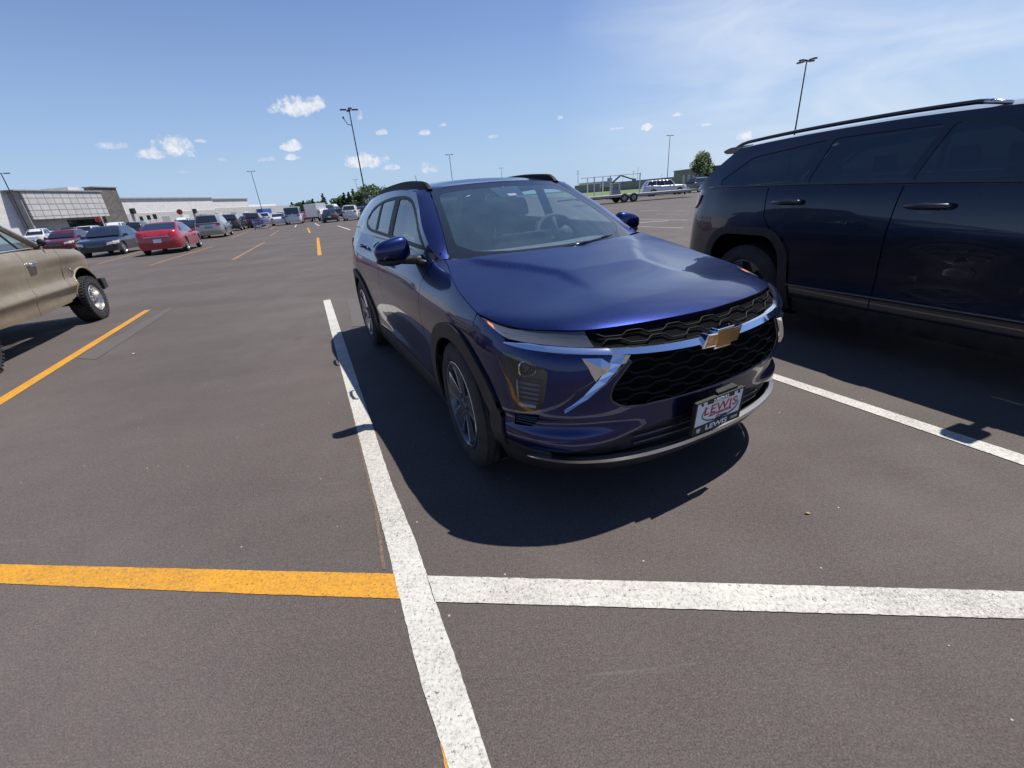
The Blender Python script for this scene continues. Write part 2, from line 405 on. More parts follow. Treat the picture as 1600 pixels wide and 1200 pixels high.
# ---------------------------------------------------------------- blue crossover: shape
HPLAN = [(.028, 0), (.036, .2), (.064, .4), (.113, .56), (.187, .69), (.28, .782), (.40, .85), (.55, .888), (.80, .905), (1.2, .905), (2.2, .905), (3.2, .905), (3.7, .905), (4.08, .865), (4.32, .77), (4.46, .62), (4.52, .36), (4.537, 0)]
HZ = [.16, .24, .32, .42, .47, .52, .62, .70, .78, .86, .94, 1.02, 1.10, 1.18]
HST = [(('s', 0.), [.13, .03, .02, .02, .018, .012, .004, .0, .012, .066, .16, .28, .45, .6]),
       (('y', .40), [.13, .03, .02, .016, .018, .012, .004, .0, .014, .074, .17, .28, .45, .6]),
       (('y', .68), [.15, .06, .016, -.006, .018, .006, .0, .008, .030, .088, .17, .27, .42, .6]),
       (('y', .84), [.11, .05, .016, -.004, .012, .003, .0, .002, .014, .045, .10, .19, .30, .4]),
       (('x', .90), [.07, .035, .012, .0, .0, .0, .0, .0, .004, .022, .060, .12, .20, .3]),
       (('x', 1.30), [.07, .045, .03, .022, .019, .016, .012, .006, .004, .016, .048, .112, .195, .27]),
       (('x', 1.55), [.07, .045, .034, .032, .029, .026, .016, .008, .004, .012, .038, .088, .142, .18]),
       (('x', 2.2), [.07, .05, .042, .048, .046, .040, .024, .012, .004, .012, .030, .074, .132, .16]),
       (('x', 3.0), [.07, .05, .040, .042, .038, .030, .016, .008, .002, .004, .020, .060, .118, .15]),
       (('x', 3.6), [.07, .035, .012, .0, .0, .0, .0, .0, -.006, -.004, .010, .040, .090, .15]),
       (('x', 4.1), [.09, .04, .01, .0, .0, .0, .004, .008, .01, .014, .026, .05, .08, .12]),
       (('s', 7.0), [.10, .03, .0, .0, .005, .01, .03, .045, .05, .05, .06, .075, .095, .12])]
HB = Body(HPLAN, HZ, HST)
def hbelt(x): return float(np.interp(x, [1.0, 1.3, 2.0, 3.0, 3.6, 4.2, 4.45], [1.055, 1.065, 1.095, 1.125, 1.15, 1.18, 1.18]))
H_ROOF = hermite([1.9, 2.1, 2.5, 3.0, 3.5, 4.0, 4.3], [1.425, 1.45, 1.478, 1.48, 1.462, 1.425, 1.39])      # cant rail height
H_RY = hermite([1.2, 1.7, 2.1, 2.6, 3.2, 3.8, 4.3], [.68, .645, .62, .615, .605, .585, .56])               # cant rail half width
def HG(x, z, off=0.):
    """side of the greenhouse: half width at (x, z)"""
    zb = hbelt(x); zr = max(float(H_ROOF(x)), 1.42); yb = HB.p(HB.sx(x), zb)[1]; yr = float(H_RY(x)); t = (z-zb)/(zr-zb)
    return yb-(yb-yr)*(max(t, 0)**1.15 if t > 0 else t*.6)+off
def HW(y, z, off=0.):
    """windscreen: x at (y, z)"""
    t = (z-1.0)/.46
    xc = 1.10+.90*t-.05*math.sin(math.pi*min(max(t, 0), 1)); return xc+.16*(1-.1*t)*(abs(y)/.70)**2.2-off
def HR(x, y):
    zr = float(H_ROOF(x)); yr = float(H_RY(x)); return zr+.052*(1-min(abs(y)/yr, 1)**2.3)
def hzedge(x):   # height of the bonnet's side edge
    return float(HZE(x))
HZE = hermite([0, .1, .3, .64, .9, 1.1, 1.3, 1.45], [.828, .842, .868, .905, .962, 1.015, 1.066, 1.082])
HYV = hermite([0, .3, .55, .64], [.79, .80, .822, HB.p(HB.sx(.64), .905)[1]])
def hye(x):      # half width of the bonnet at x
    return HB.p(HB.sx(x), hzedge(x))[1] if x > .64 else float(HYV(x))
LIP = [(.098, 0), (.112, .2), (.148, .4), (.208, .56), (.325, .69), (.49, .79), (.64, .85)]
HLX = hermite([p[1] for p in LIP], [p[0] for p in LIP])
def HH(x, y, off=0.):
    a = abs(y); t = a/hye(max(x, 0)); ze = hzedge(max(x, 0))
    crown = float(np.interp(x, [0, .3, .8, 1.1, 1.4], [.050, .058, .046, .026, .010]))
    z = ze+crown*(1-min(t, 1.1)**2.8)
    r = float(np.interp(x, [.3, .6, .82, .99, 1.15, 1.3], [.38, .30, .29, .40, .55, .64]))      # edge of the raised centre panel
    z += .017*(1/(1+math.exp(max(min((a-r)/.013, 50), -50)))-.6)*min(max((x-.50)/.30, 0), 1)*min(1, max(0, (1.32-x)/.15))*(1-t**6 if t < 1 else 0)
    z += .010*(1/(1+math.exp(max(min((a-.30-.2*x)/.05, 50), -50)))-.6)*min(max((x-.2)/.3, 0), 1)*(1-t**6 if t < 1 else 0)
    dn = x-float(HLX(a)) if a < .85 else x-.64-(a-.85)*3
    z -= .021*math.exp(-max(dn, -.02)/.065)*(1 if x < .45 else max(0, 1-(x-.45)/.2))
    return z+off
# ---------------------------------------------------------------- blue crossover
def patch(name, poly, fn, m, parent, du=.035, dv=.03, solid=0, smooth=True, both=False, label=None, holes=(), centre=(2.2, 0, .55)):
    """2D outline -> curved panel with the surface's own normals and a folded border; both=True adds the mirror half"""
    V, F = region(poly, du, dv, holes); P = []; NM = []; FF = []; rimq = []
    C0 = Vector(centre); e = .002
    def half(fn_, flip, mid):
        k = len(P); loc = [Vector(fn_(a, b)) for a, b in V]; nm = []
        for (a, b), p in zip(V, loc):
            t1 = Vector(fn_(a+e, b))-Vector(fn_(a-e, b)); t2 = Vector(fn_(a, b+e))-Vector(fn_(a, b-e)); nm.append(t1.cross(t2).normalized())
        sgn = 1 if sum(n.dot(p-C0) for n, p in zip(nm, loc)) > 0 else -1
        nm = [n*sgn for n in nm]; P.extend(loc); NM.extend(nm); cnt = {}
        for f in F:
            a, b, c = (loc[q] for q in f[:3]); g = f if (b-a).cross(c-a).dot(nm[f[0]]) >= 0 else tuple(reversed(f)); FF.append(tuple(q+k for q in g))
            for q in range(len(g)):
                ed = (g[q], g[(q+1) % len(g)]); cnt.setdefault(tuple(sorted(ed)), []).append(ed)
        if solid:
            for ky, l in cnt.items():
                if len(l) == 1:
                    a, b = l[0]
                    if mid and abs(V[a][0]) < 1e-4 and abs(V[b][0]) < 1e-4: continue
                    rimq.append((b+k, a+k))
    half(fn, False, both)
    if both: half(lambda a, b: fn(-a, b), True, True)
    nb = len(FF); lo = {}
    for b, a in rimq:
        for q in (a, b):
            if q not in lo: lo[q] = len(P); P.append(P[q]-NM[q]*solid)
    for b, a in rimq: FF.append((b, a, lo[a], lo[b]))
    me = bpy.data.meshes.new(name); me.from_pydata([tuple(p) for p in P], [], FF); me.materials.append(m)
    me.polygons.foreach_set('use_smooth', [True]*len(me.polygons)); me.update()
    ln = []
    for pi, p in enumerate(me.polygons):
        for vi in p.vertices: ln.append(tuple(NM[vi]) if pi < nb else tuple(p.normal))
    me.normals_split_custom_set(ln)
    o = link(bpy.data.objects.new(name, me), parent)
    if label: o['label'] = label
    return o
def sides(fn):   # run a builder for both sides
    for s in (1, -1): fn(s)
def hp(q, z, off=0.): return HB.p(q, z, off)

def text_mesh(name, body, size, m, parent, mtx, extrude=.0008, shear=0, spacing=1.0, bold=0., sx=1.0):
    cu = bpy.data.curves.new('lettering', 'FONT'); cu.body = body; cu.size = size; cu.extrude = extrude; cu.align_x = 'CENTER'; cu.align_y = 'CENTER'
    cu.shear = shear; cu.space_character = spacing; cu.offset = bold
    t = bpy.data.objects.new('lettering', cu); COL.objects.link(t)
    bpy.context.view_layer.update()
    me = bpy.data.meshes.new_from_object(t.evaluated_get(bpy.context.evaluated_depsgraph_get()))
    bpy.data.objects.remove(t); me.materials.clear(); me.materials.append(m)
    me.transform(mtx @ Matrix.Diagonal((sx, 1, 1, 1)))
    o = link(bpy.data.objects.new(name, me), parent); return o

def make_tyre(parent, r, w, rr, groove=True, name='tyre'):
    mb = MB(); h = w/2
    prof = [(rr-.008, -h*.72), (rr, -h*.80), (rr+.012, -h*.90), (rr+(r-rr)*.35, -h*1.02), (rr+(r-rr)*.6, -h*1.03), (r-.035, -h*.97), (r-.014, -h*.90), (r-.004, -h*.78)]
    n = 4
    for k in range(n):
        a0 = -h*.74+k*(h*1.48/n); a1 = a0+h*1.48/n
        prof += [(r, a0+.004), (r, a1-.010), (r-.007, a1-.008), (r-.007, a1-.001)]
    prof += [(r-.004, h*.78)]+[(a, -b) for a, b in prof[:7][::-1]]
    mb.lathe(prof, 64); return mb.build(name, M_['rubber'], parent, smooth=True, angle=40)

def hero_wheel(parent, pos, s, steer=0.):
    w = empty('wheel', pos, 0); w.parent = parent; w.rotation_euler = (0, 0, (0 if s > 0 else math.pi)+steer)
    # local +y is the outer face
    make_tyre(w, .352, .215, .232)
    rim = MB()
    rim.lathe([(.232, .088), (.240, .096), (.243, .102), (.240, .105), (.228, .104), (.220, .094), (.214, .07), (.205, 0), (.212, -.08), (.236, -.095)], 64)
    rim.lathe([(.0, .02), (.12, .018), (.205, .0)], 40)      # dark bowl with the brake behind
    ro = rim.build('rim', M_['dark_alloy'], w, smooth=True, angle=40)
    sp = MB(); edge = MB()
    for k in range(5):
        th = 2*math.pi*k/5+.32
        def T(a, r_, y):   # tangential a, radial r_
            return (r_*math.cos(th)-a*math.sin(th), y, r_*math.sin(th)+a*math.cos(th))
        def yy(r_): return .080+.018*min(max((r_-.06)/.15, 0), 1)
        # pocketed spoke: two legs joined near the rim
        legs = [[(-.036, .045), (.036, .045), (.050, .12), (.074, .19), (.080, .216), (-.080, .216), (-.074, .19), (-.050, .12)], [(-.030, .05), (.030, .05), (.030, .06), (-.030, .06)]]
        for q, lg in enumerate(legs):
            n = len(lg); V = [T(a, r_, yy(r_)) for a, r_ in lg]+[T(a, r_, yy(r_)-.035) for a, r_ in lg]
            sp.add(V, [tuple(range(n)), tuple(range(2*n-1, n-1, -1))]+[(i, n+i, n+(i+1) % n, (i+1) % n) for i in range(n)])
        for sg in (-1, 1):
            st = [(sg*.0375, .05), (sg*.0300, .05), (sg*.0630, .200), (sg*.0800, .200)]
            V = [T(a, r_, yy(r_)+.0015) for a, r_ in st]+[T(a, r_, yy(r_)-.006) for a, r_ in st]
            edge.add(V, [(0, 1, 2, 3), (7, 6, 5, 4)]+[(i, 4+i, 4+(i+1) % 4, (i+1) % 4) for i in range(4)])
            st = [(sg*.045, .194), (sg*.080, .196), (sg*.0815, .214), (sg*.040, .203)]
            V = [T(a, r_, yy(r_)+.001) for a, r_ in st]+[T(a, r_, yy(r_)-.006) for a, r_ in st]
            edge.add(V, [(0, 1, 2, 3), (7, 6, 5, 4)]+[(i, 4+i, 4+(i+1) % 4, (i+1) % 4) for i in range(4)])
        # lug nut
        a = th+math.pi/5; sp.lathe([(.011, .07), (.011, .092), (.006, .096), (0, .096)], 8, c=(.052*math.cos(a), 0, .052*math.sin(a)))
    sp.lathe([(.080, .045), (.078, .078), (.066, .082), (.036, .080), (.034, .088), (.028, .092), (0, .093)], 32)
    edge.lathe([(.2405, .1055), (.2445, .1035), (.2425, .0985)], 64)
    sp.build('spoke_set', M_['dark_alloy'], ro, smooth=False, bevel=.002)
    edge.build('machined_edge', M_['machined'], ro, smooth=False)
    d = MB(); d.lathe([(0, .030), (.145, .030), (.15, .026), (.15, .006), (0, .004)], 40); d.build('brake_disc', M_['silver'], ro, smooth=True, angle=30)
    return w

def build_hero():
    a = R(26.3)
    car = empty('crossover_suv', (.918, 1.70, 0), R(90)+a, 'dark blue crossover SUV in the foreground with chrome nose bar and white front plate', 'SUV')
    P = M_['blue']; BP = M_['black_plastic']; GB = M_['gloss_black']
    S = HB.sx
    AX, RX, AZ, AR = .895, 3.595, .352, .405
    def sarc(cx, a0, a1, r=AR, n=26): return [(S(x), z) for x, z in arc(cx, AZ, r, a0, a1, n)]
    lipz = lambda q: HH(float(np.interp(q, [0, .2, .41, .58, .76, .9], [.098, .112, .148, .208, .325, .49])), min(q, .79))-.012
    # ---- front bumper
    c_z = hermite([0, .25, .5, .75, 1.0], [.768, .776, .790, .806, .826])     # chrome bar centre line
    pod = [(1.010, .785), (.90, .768), (.795, .722), (.812, .60), (.835, .535), (.962, .515), (.985, .60)]
    vent = [(.966, .507), (.838, .525), (.860, .478), (.88, .458), (.972, .450)]
    seam = [(S(.70), .765), (S(.66), .83), (1.236, .903)]
    gril_side = [(.452, .748), (.492, .70), (.532, .645), (.538, .595), (.50, .552), (.30, .534), (0, .528)]
    outer = [(0, .430), (.28, .428), (.45, .412), (.58, .378), (.70, .352), (.90, .350), (S(.494), .372)]
    outer += [(S(x), z) for x, z in arc(AX, AZ, AR, 176, 119, 16)] + seam
    outer += [(1.16, .884), (1.06, .856), (1.008, .836), (1.004, float(c_z(1.0))-.012)] + [(q, float(c_z(q))-.012) for q in (.9, .8, .7, .6, .50)] + gril_side
    fb = patch('front_bumper', outer, lambda q, z: hp(q, z, 0), P, car, .022, .02, both=True, solid=.006, holes=[rounded(pod, .012, 3), vent])
    # grille
    gp = [(0, .526), (.30, .532), (.50, .55), (.542, .594), (.536, .647), (.495, .703), (.455, .752), (.46, .778), (0, .765)]
    gr = patch('grille', gp, lambda q, z: hp(q, z, -.045), M_['dark_void'], car, .05, .04, both=True)
    def inpoly(p, poly):
        x, y = p; c = False; n = len(poly)
        for i in range(n):
            (x0, y0), (x1, y1) = poly[i], poly[(i+1) % n]
            if (y0 > y) != (y1 > y) and x < (x1-x0)*(y-y0)/(y1-y0)+x0: c = not c
        return c
    bars = MB(); per = .19
    for k in range(6):
        z0 = .545+k*.038; ph = (k % 2)*per/2
        for sg in (-1, 1):
            run = []
            q = 0.
            pts = []
            while q < .56:
                t = ((q*sg+ph) % per)/per; up = (0 if t < .32 else (t-.32)/.14 if t < .46 else 1 if t < .78 else 1-(t-.78)/.14 if t < .92 else 0)
                pts.append((q*sg, z0+.017*up-.006)); q += .0115
            for p in pts+[None]:
                if p is not None and inpoly((abs(p[0]), p[1]), gp): run.append(hp(p[0], p[1], -.012))
                else:
                    if len(run) > 2: bars.tube(run, .0062, 6, up=(1, 0, 0))
                    run = []
    bars.build('mesh', M_['mesh'], gr, smooth=True)
    surround = MB(); rim_pts = [hp(q, z, -.004) for q, z in spline2([(0, .529), (.30, .535), (.49, .552), (.538, .595), (.532, .645), (.492, .70), (.452, .748)], 5)]
    rim_r = [(x, -y, z) for x, y, z in rim_pts[::-1]]; surround.tube(rim_r[:-1]+rim_pts, .006, 6, up=(1, 0, 0)); surround.build('grille_surround', GB, gr, smooth=True)
    # upper grille strip under the bonnet lip
    LQ = [0, .2, .41, .58, .76, .90, 1.02, 1.12, 1.236]; LY = [0, .2, .4, .56, .69, .765, .805, .828, .846]
    ZB = lambda q: float(c_z(q))+.012 if q < 1.0 else float(np.interp(q, [1.0, 1.06, 1.16, 1.236], [float(c_z(1.0))+.012, .856, .884, .899]))
    def under_lip(q, v, off=0.):
        a = abs(q); s_ = -1 if q < 0 else 1; b = Vector(hp(max(a, 1e-4), ZB(a), 0)); y = float(np.interp(a, LQ, LY)); x = float(HLX(y)); t = Vector((x+.004, y, HH(x+.001, y)-.007))
        p = b*(1-v)+t*v; p.x += .006*math.sin(math.pi*v)-off; return (p.x, s_*p.y, p.z)
    ug = patch('upper_grille', [(0, 0), (.62, 0), (.62, 1), (0, 1)], lambda q, v: under_lip(q, v, -.012), M_['dark_void'], car, .05, .2, both=True)
    b2 = MB()
    for k in range(2):
        for sg in (-1, 1):
            pts = []; q = 0
            while q < .57:
                t = ((q*sg+k*per/2) % per)/per; upv = (0 if t < .32 else (t-.32)/.14 if t < .46 else 1 if t < .78 else 1-(t-.78)/.14 if t < .92 else 0)
                pts.append(under_lip(q*sg, .22+k*.36+.20*upv, .002)); q += .0115
            b2.tube(pts, .0038, 6, up=(1, 0, 0))
    b2.build('mesh', M_['mesh'], ug, smooth=True)
    # chrome bar
    cb = MB()
    qs = np.linspace(-1.0, 1.0, 90)
    ring = []
    for q in qs:
        h = (.0175-.0070*min(1, abs(q)/.9))*min(1, (1.003-abs(q))/.12+.12); zc = float(c_z(abs(q)))
        for dz, off in ((-1, -.006), (-1, .010), (-.55, .020), (.85, .013), (1, .006), (1, -.012)):
            ring.append(hp(q if abs(q) > 1e-3 else 1e-3, zc+dz*h, off))
    cb.add(ring, [(i*6+k, (i+1)*6+k, (i+1)*6+(k+1) % 6, i*6+(k+1) % 6) for i in range(len(qs)-1) for k in range(6)]+[tuple(range(6)), tuple(range(len(ring)-1, len(ring)-7, -1))])
    cb.build('chrome_bar', M_['chrome'], car, smooth=True, angle=32)
    # chrome V blades
    for s in (1, -1):
        vb = MB(); path = [((.450, .778), (.530, .776)), ((.478, .742), (.545, .748)), ((.510, .708), (.566, .718)), ((.552, .668), (.592, .682)), ((.630, .606), (.652, .618)), ((.722, .546), (.733, .555))]
        V = []
        for (q0, z0), (q1, z1) in path:
            V += [hp(s*q0, z0, .001), hp(s*(q0*.6+q1*.4), z0*.6+z1*.4, .016), hp(s*q1, z1, .001)]
        n = len(path); F = [(i*3+k, (i+1)*3+k, (i+1)*3+k+1, i*3+k+1) for i in range(n-1) for k in (0, 1)]
        vb.add(V, F); vbo = vb.build('chrome_blade', M_['chrome'], car, smooth=False)
        fl = MB(); ring6 = [(.655, .773), (.575, .769), (.538, .742), (.545, .706), (.578, .706), (.604, .680)]
        fl.add([hp(s*a_, b_, .003) for a_, b_ in ring6]+[hp(s*.585, .738, .015)], [(k, (k+1) % 6, 6) for k in range(6)]); fl.build('chrome_flange', M_['chrome'], vbo)
    # body-colour wedge between grille and blade is part of the bumper; lower blade of the air intake

    lo = [(0, .318), (.3, .318), (.55, .314), (.78, .318), (.80, .343), (.70, .356), (.58, .384), (.45, .418), (.28, .434), (0, .436)]
    li = patch('lower_intake', lo, lambda q, z: hp(q, z, -.022), BP, car, .04, .03, both=True)
    lb = MB()
    for zz in (.348, .382):
        lb.tube([hp(q if abs(q) > 1e-3 else 1e-3, zz, -.010) for q in np.linspace(-.42, .42, 40)], .006, 5, up=(1, 0, 0))
    lb.build('intake_bar', GB, li, smooth=True)
    chin = [(0, .165), (.5, .168), (.8, .18), (S(.50), .21), (S(.487), .372), (.90, .353), (.80, .345), (.79, .318), (.55, .312), (0, .314)]
    patch('chin_spoiler', chin, lambda q, z: hp(q, z, .004), BP, car, .04, .03, both=True, solid=.008)
    sk = MB(); qs = np.linspace(-.90, .90, 80); V = []
    for q in qs:
        h = .0125*min(1, (.905-abs(q))/.12+.08); zc = .300+.018*(abs(q)/.9)**2
        qq = q if abs(q) > 1e-3 else 1e-3
        V += [hp(qq, zc-h, .010), hp(qq, zc-h*.6, .032), hp(qq, zc+h*.7, .030), hp(qq, zc+h, .006)]
    sk.add(V, [(i*4+k, (i+1)*4+k, (i+1)*4+k+1, i*4+k+1) for i in range(len(qs)-1) for k in range(3)]); sk.build('silver_lip', M_['silver'], car, smooth=True, angle=30)
    # ---- light strips under the bonnet and headlamp pods
    for s in (1, -1):
        top = [(q, lipz(q) if q < .9 else float(np.interp(q, [.9, 1.236], [lipz(.9), .903]))) for q in (.60, .7, .8, .9, 1.0, 1.1, 1.18, 1.236)]
        bot = [(1.16, .884), (1.06, .856), (1.008, .838)]+[(q, float(c_z(q))+.021) for q in (.95, .85, .75, .65, .60)]
        dr = patch('light_strip', [(s*a_, b_) for a_, b_ in ((.60, 0), (1.236, 0), (1.236, 1), (.60, 1))], lambda q, v: under_lip(q, v), M_['strip_glass'], car, .03, .2)
        am = patch('indicator', [(s*a_, b_) for a_, b_ in [(1.075, .15), (1.125, .25), (1.13, .72), (1.08, .60)]], lambda q, v: under_lip(q, v, .003), M_['amber'], dr, .02, .2)
        bk = patch('reflector', [(s*a_, b_) for a_, b_ in [(.61, .50), (.80, .45), (1.02, .35), (1.05, .60), (.85, .92), (.61, .94)]], lambda q, v: under_lip(q, v, .002), M_['strip_band'], dr, .03, .2)
        pr = [(s*a_, b_) for a_, b_ in rounded(pod, .012, 3)]
        hl = empty('headlamp'); hl.parent = car
        V, F = region(pr, .03, .03); mb = MB(); mb.add([hp(q, z, -.075) for q, z in V], F)
        n = len(pr); W = [hp(q, z, -.002) for q, z in pr]+[hp(q, z, -.075) for q, z in pr]; mb.add(W, [(i, (i+1) % n, n+(i+1) % n, n+i) for i in range(n)])
        mb.build('lamp_housing', M_['lamp_dark'], hl, smooth=False)
        # projector: ring facing forward
        c = Vector(hp(s*.905, .718, -.035)); f = Vector((-1, s*.35, 0)).normalized(); rt = Vector((0, 0, 1)).cross(f).normalized(); upv = Vector((0, 0, 1))
        def ringmesh(mb, prof, n=28, sq=1.0):
            V = []
            for r_, d_ in prof:
                for k in range(n):
                    t = 2*math.pi*k/n; cx, cy = math.cos(t), math.sin(t); e = 3.0
                    kx = math.copysign(abs(cx)**(2/e), cx); ky = math.copysign(abs(cy)**(2/e), cy); V.append(c+rt*kx*r_*sq+upv*ky*r_+f*d_)
            mb.add(V, [(i*n+k, (i+1)*n+k, (i+1)*n+(k+1) % n, i*n+(k+1) % n) for i in range(len(prof)-1) for k in range(n)])
        bz = MB(); ringmesh(bz, [(.036, -.02), (.037, .012), (.033, .016), (.029, .010), (.026, -.02)], sq=1.05); bz.build('lamp_bezel', M_['chrome'], hl, smooth=True, angle=40)
        ln = MB(); ringmesh(ln, [(.027, -.01), (.023, .004), (.014, .012), (.0, .015)]); ln.build('projector', M_['gloss_black'], hl, smooth=True)
        sl_ = MB()
        for k, zz in enumerate((.640, .618, .596, .574, .552)):
            sl_.tube([hp(s*q, zz, -.045) for q in np.linspace(.965-.002*k, .845+.004*k, 8)], .006, 4, up=(1, 0, 0))
        sl_.build('lamp_fin', M_['lamp_dark2'], hl, smooth=False)
        rf = MB(); rf.tube([hp(s*q, .548, -.028) for q in np.linspace(.955, .86, 6)], .013, 6, up=(1, 0, 0)); rf.tube([hp(s*.957, z, -.03) for z in (.54, .60, .66)], .005, 5, up=(1, 0, 0)); rf.build('reflector', M_['silver_dull'], hl, smooth=True)
        patch('lens_cover', pr, lambda q, z: hp(q, z, .002), M_['lens'], hl, .03, .03)
        vt = patch('side_vent', [(s*a_, b_) for a_, b_ in vent], lambda q, z: hp(q, z, -.022), M_['dark_void'], car, .03, .03)
        vb = MB()
        for k in range(4):
            zz = .462+k*.013; vb.tube([hp(s*q, zz, -.006) for q in np.linspace(.968, .868-.005*k, 8)], .0045, 4, up=(1, 0, 0))
        vb.build('vent_fin', GB, vt)
    # ---- emblem
    k_ = .42
    bow = [(-.096, -.019), (-.040, -.019), (-.040, -.032), (.040, -.032), (.040, -.019), (.096, -.019), (.096, .019), (.040, .019), (.040, .032), (-.040, .032), (-.040, .019), (-.096, .019)]
    def bp_(sc, grow):
        out = []
        for a_, b_ in bow:
            a2 = a_+math.copysign(grow, a_); b2_ = b_+math.copysign(grow, b_); kk = k_ if abs(a_) > .06 else .12
            out.append((-(a2-b2_*kk*(-1)), b2_))
        return out
    EY = .014
    em = MB(); em.prism(bp_(1, .011), lambda a_, b_, t: (.030+.7*a_*a_-t, a_+EY, .772+b_), -.01, .030)
    eo = em.build('emblem', M_['chrome'], car, bevel=.003)
    eg = MB(); eg.prism(bp_(1, -.004), lambda a_, b_, t: (.030+.7*a_*a_-t, a_+EY, .772+b_), .025, .0308); eg.build('gold_inlay', M_['gold'], eo)
    # ---- front plate
    pc = Vector((-.010, .008, .428)); Rm = Matrix.Rotation(R(-4), 4, 'Y')
    # local frame: x right (viewer), y up, z towards viewer
    base = Matrix(((0, 0, -1, pc.x), (1, 0, 0, pc.y), (0, 1, 0, pc.z), (0, 0, 0, 1)))
    base = Matrix.Translation(pc) @ Rm @ Matrix(((0, 0, -1, 0), (-1, 0, 0, 0), (0, 1, 0, 0), (0, 0, 0, 1)))
    PX = lambda a_, b_, t: tuple(base @ Vector((a_, b_, t)))
    pm = MB(); pm.prism(rounded([(-.158, -.083), (.158, -.083), (.158, .083), (-.158, .083)], .012, 3), PX, -.014, -.001)
    po = pm.build('front_plate', M_['text_black'], car)
    w_ = MB(); w_.prism([(-.148, -.043), (.148, -.043), (.148, .076), (-.148, .076)], PX, -.002, .0005); w_.build('plate_face', M_['plate_white'], po)
    fr = MB()
    for (x0, x1, y0, y1) in ((-.158, .158, -.083, -.043), (-.158, -.149, -.043, .076), (.149, .158, -.043, .076), (-.158, .158, .0765, .083)):
        fr.prism([(x0, y0), (x1, y0), (x1, y1), (x0, y1)], PX, -.001, .004)
    fr.prism([(-.085, .058), (.085, .058), (.085, .077), (-.085, .077)], PX, -.001, .0038)
    for a_ in (-.118, .118): fr.prism([(a_+.007*math.cos(t), .066+.007*math.sin(t)) for t in np.linspace(0, 6.28, 12)[:-1]], PX, -.001, .004)
    fr.build('plate_frame', M_['text_black'], po)
    Tm = lambda x_, y_, z_: base @ Matrix.Translation((x_, y_, z_))
    text_mesh('lettering', 'LEWIS', .062, M_['text_red'], po, Tm(.01, .022, .0014), bold=.0003, spacing=1.08, sx=1.22)
    text_mesh('lettering', 'AUTOMOTIVE', .017, M_['text_red'], po, Tm(.012, -.007, .0014), bold=.0006, sx=1.35)
    text_mesh('lettering', 'Group', .024, M_['text_black'], po, Tm(.02, -.027, .0014), shear=.4, sx=1.1)
    text_mesh('lettering', 'LEWIS', .036, M_['text_white'], po, Tm(-.005, -.063, .0052), bold=.0008, sx=1.45)
    text_mesh('lettering', '.COM', .015, M_['text_white'], po, Tm(.112, -.062, .0052), bold=.0004, sx=1.2)
    text_mesh('lettering', 'LIBERAL', .020, M_['text_white'], po, Tm(0, .0675, .0048), bold=.0006, sx=1.4)
    el = MB(); el.tube([PX(.010+.118*math.cos(t), .008+.046*math.sin(t), .0018) for t in np.linspace(R(35), R(-225), 60)], [.0008+.0022*math.sin(i/59*math.pi) for i in range(60)], 5, up=(1, 0, 0)); el.build('plate_swoosh', M_['text_black'], po)
    ic = MB()
    for (a_, b_, w2, h2) in ((-.120, -.056, .022, .004), (-.120, -.064, .022, .006), (-.120, -.072, .016, .004)): ic.prism([(a_-w2/2, b_-h2/2), (a_+w2/2, b_-h2/2), (a_+w2/2, b_+h2/2), (a_-w2/2, b_+h2/2)], PX, .004, .0055)
    ic.build('plate_mark', M_['text_white'], po)
    hb_ = MB(); hb_.prism([(-.02, .083), (.11, .083), (.11, .096), (-.02, .096)], PX, -.04, -.004); hb_.build('plate_bracket', BP, po)
    # ---- bonnet
    rear = [(1.315, hye(1.315)-.004)]; cow = hermite([0, .35, .55, .73], [1.165, 1.20, 1.255, 1.315])
    half = [(0, 0)]  # (y, x)
    lipp = spline2([(y, x) for x, y in LIP[:-1]]+[(hye(.64)-.004, .64)], 5)
    side = [(hye(x)-.004, x) for x in np.linspace(.68, 1.315, 20)]
    back = [(y, float(cow(y))) for y in np.linspace(hye(1.315)-.01, 0, 14)]
    hood = patch('bonnet', lipp+side+back, lambda y, x: (x, y, HH(x, y)), P, car, .022, .022, both=True, solid=.022)
    # ---- fenders, doors, rear
    zt = lambda x: hzedge(x)
    for s in (1, -1):
        M2 = lambda pts: [(s*a_, b_) for a_, b_ in pts]
        fn = lambda q, z: hp(q, z)
        DX = 1.44
        fen = [(S(.66), .833), (S(.70), .768)]+sarc(AX, 117, 0, AR, 24)+[(S(AX+AR), .34), (S(DX-.002), .34), (S(DX-.002), .60), (S(DX+.004), .80), (S(DX-.002), 1.0), (S(DX-.05), 1.085)]
        fen += [(S(x), zt(x)) for x in (1.36, 1.315, 1.25, 1.15, 1.05, .95, .85, .75, .68)]+[(1.243, .905)]
        patch('front_fender', M2(fen), fn, P, car, .03, .018, solid=.006)
        bl = lambda x: hbelt(x)+.03
        fd = [(S(DX+.003), .34), (S(2.545), .34), (S(2.552), .80), (S(2.54), bl(2.54))]+[(S(x), bl(x)) for x in (2.3, 2.0, 1.7, 1.5)]+[(S(DX-.04), bl(DX)), (S(DX+.004), 1.0), (S(DX+.010), .80), (S(DX+.004), .60)]
        d1 = patch('front_door', M2(fd), fn, P, car, .04, .025, solid=.006)
        rd = [(S(2.551), .34), (S(3.13), .34)]+[(S(x), z) for x, z in arc(RX, AZ, .455, 182, 128, 14)]+[(S(3.42), .86), (S(3.52), 1.0), (S(3.50), bl(3.5))]+[(S(x), bl(x)) for x in (3.2, 2.9, 2.7, 2.546)]+[(S(2.558), .80)]
        d2 = patch('rear_door', M2(rd), fn, P, car, .04, .025, solid=.006)
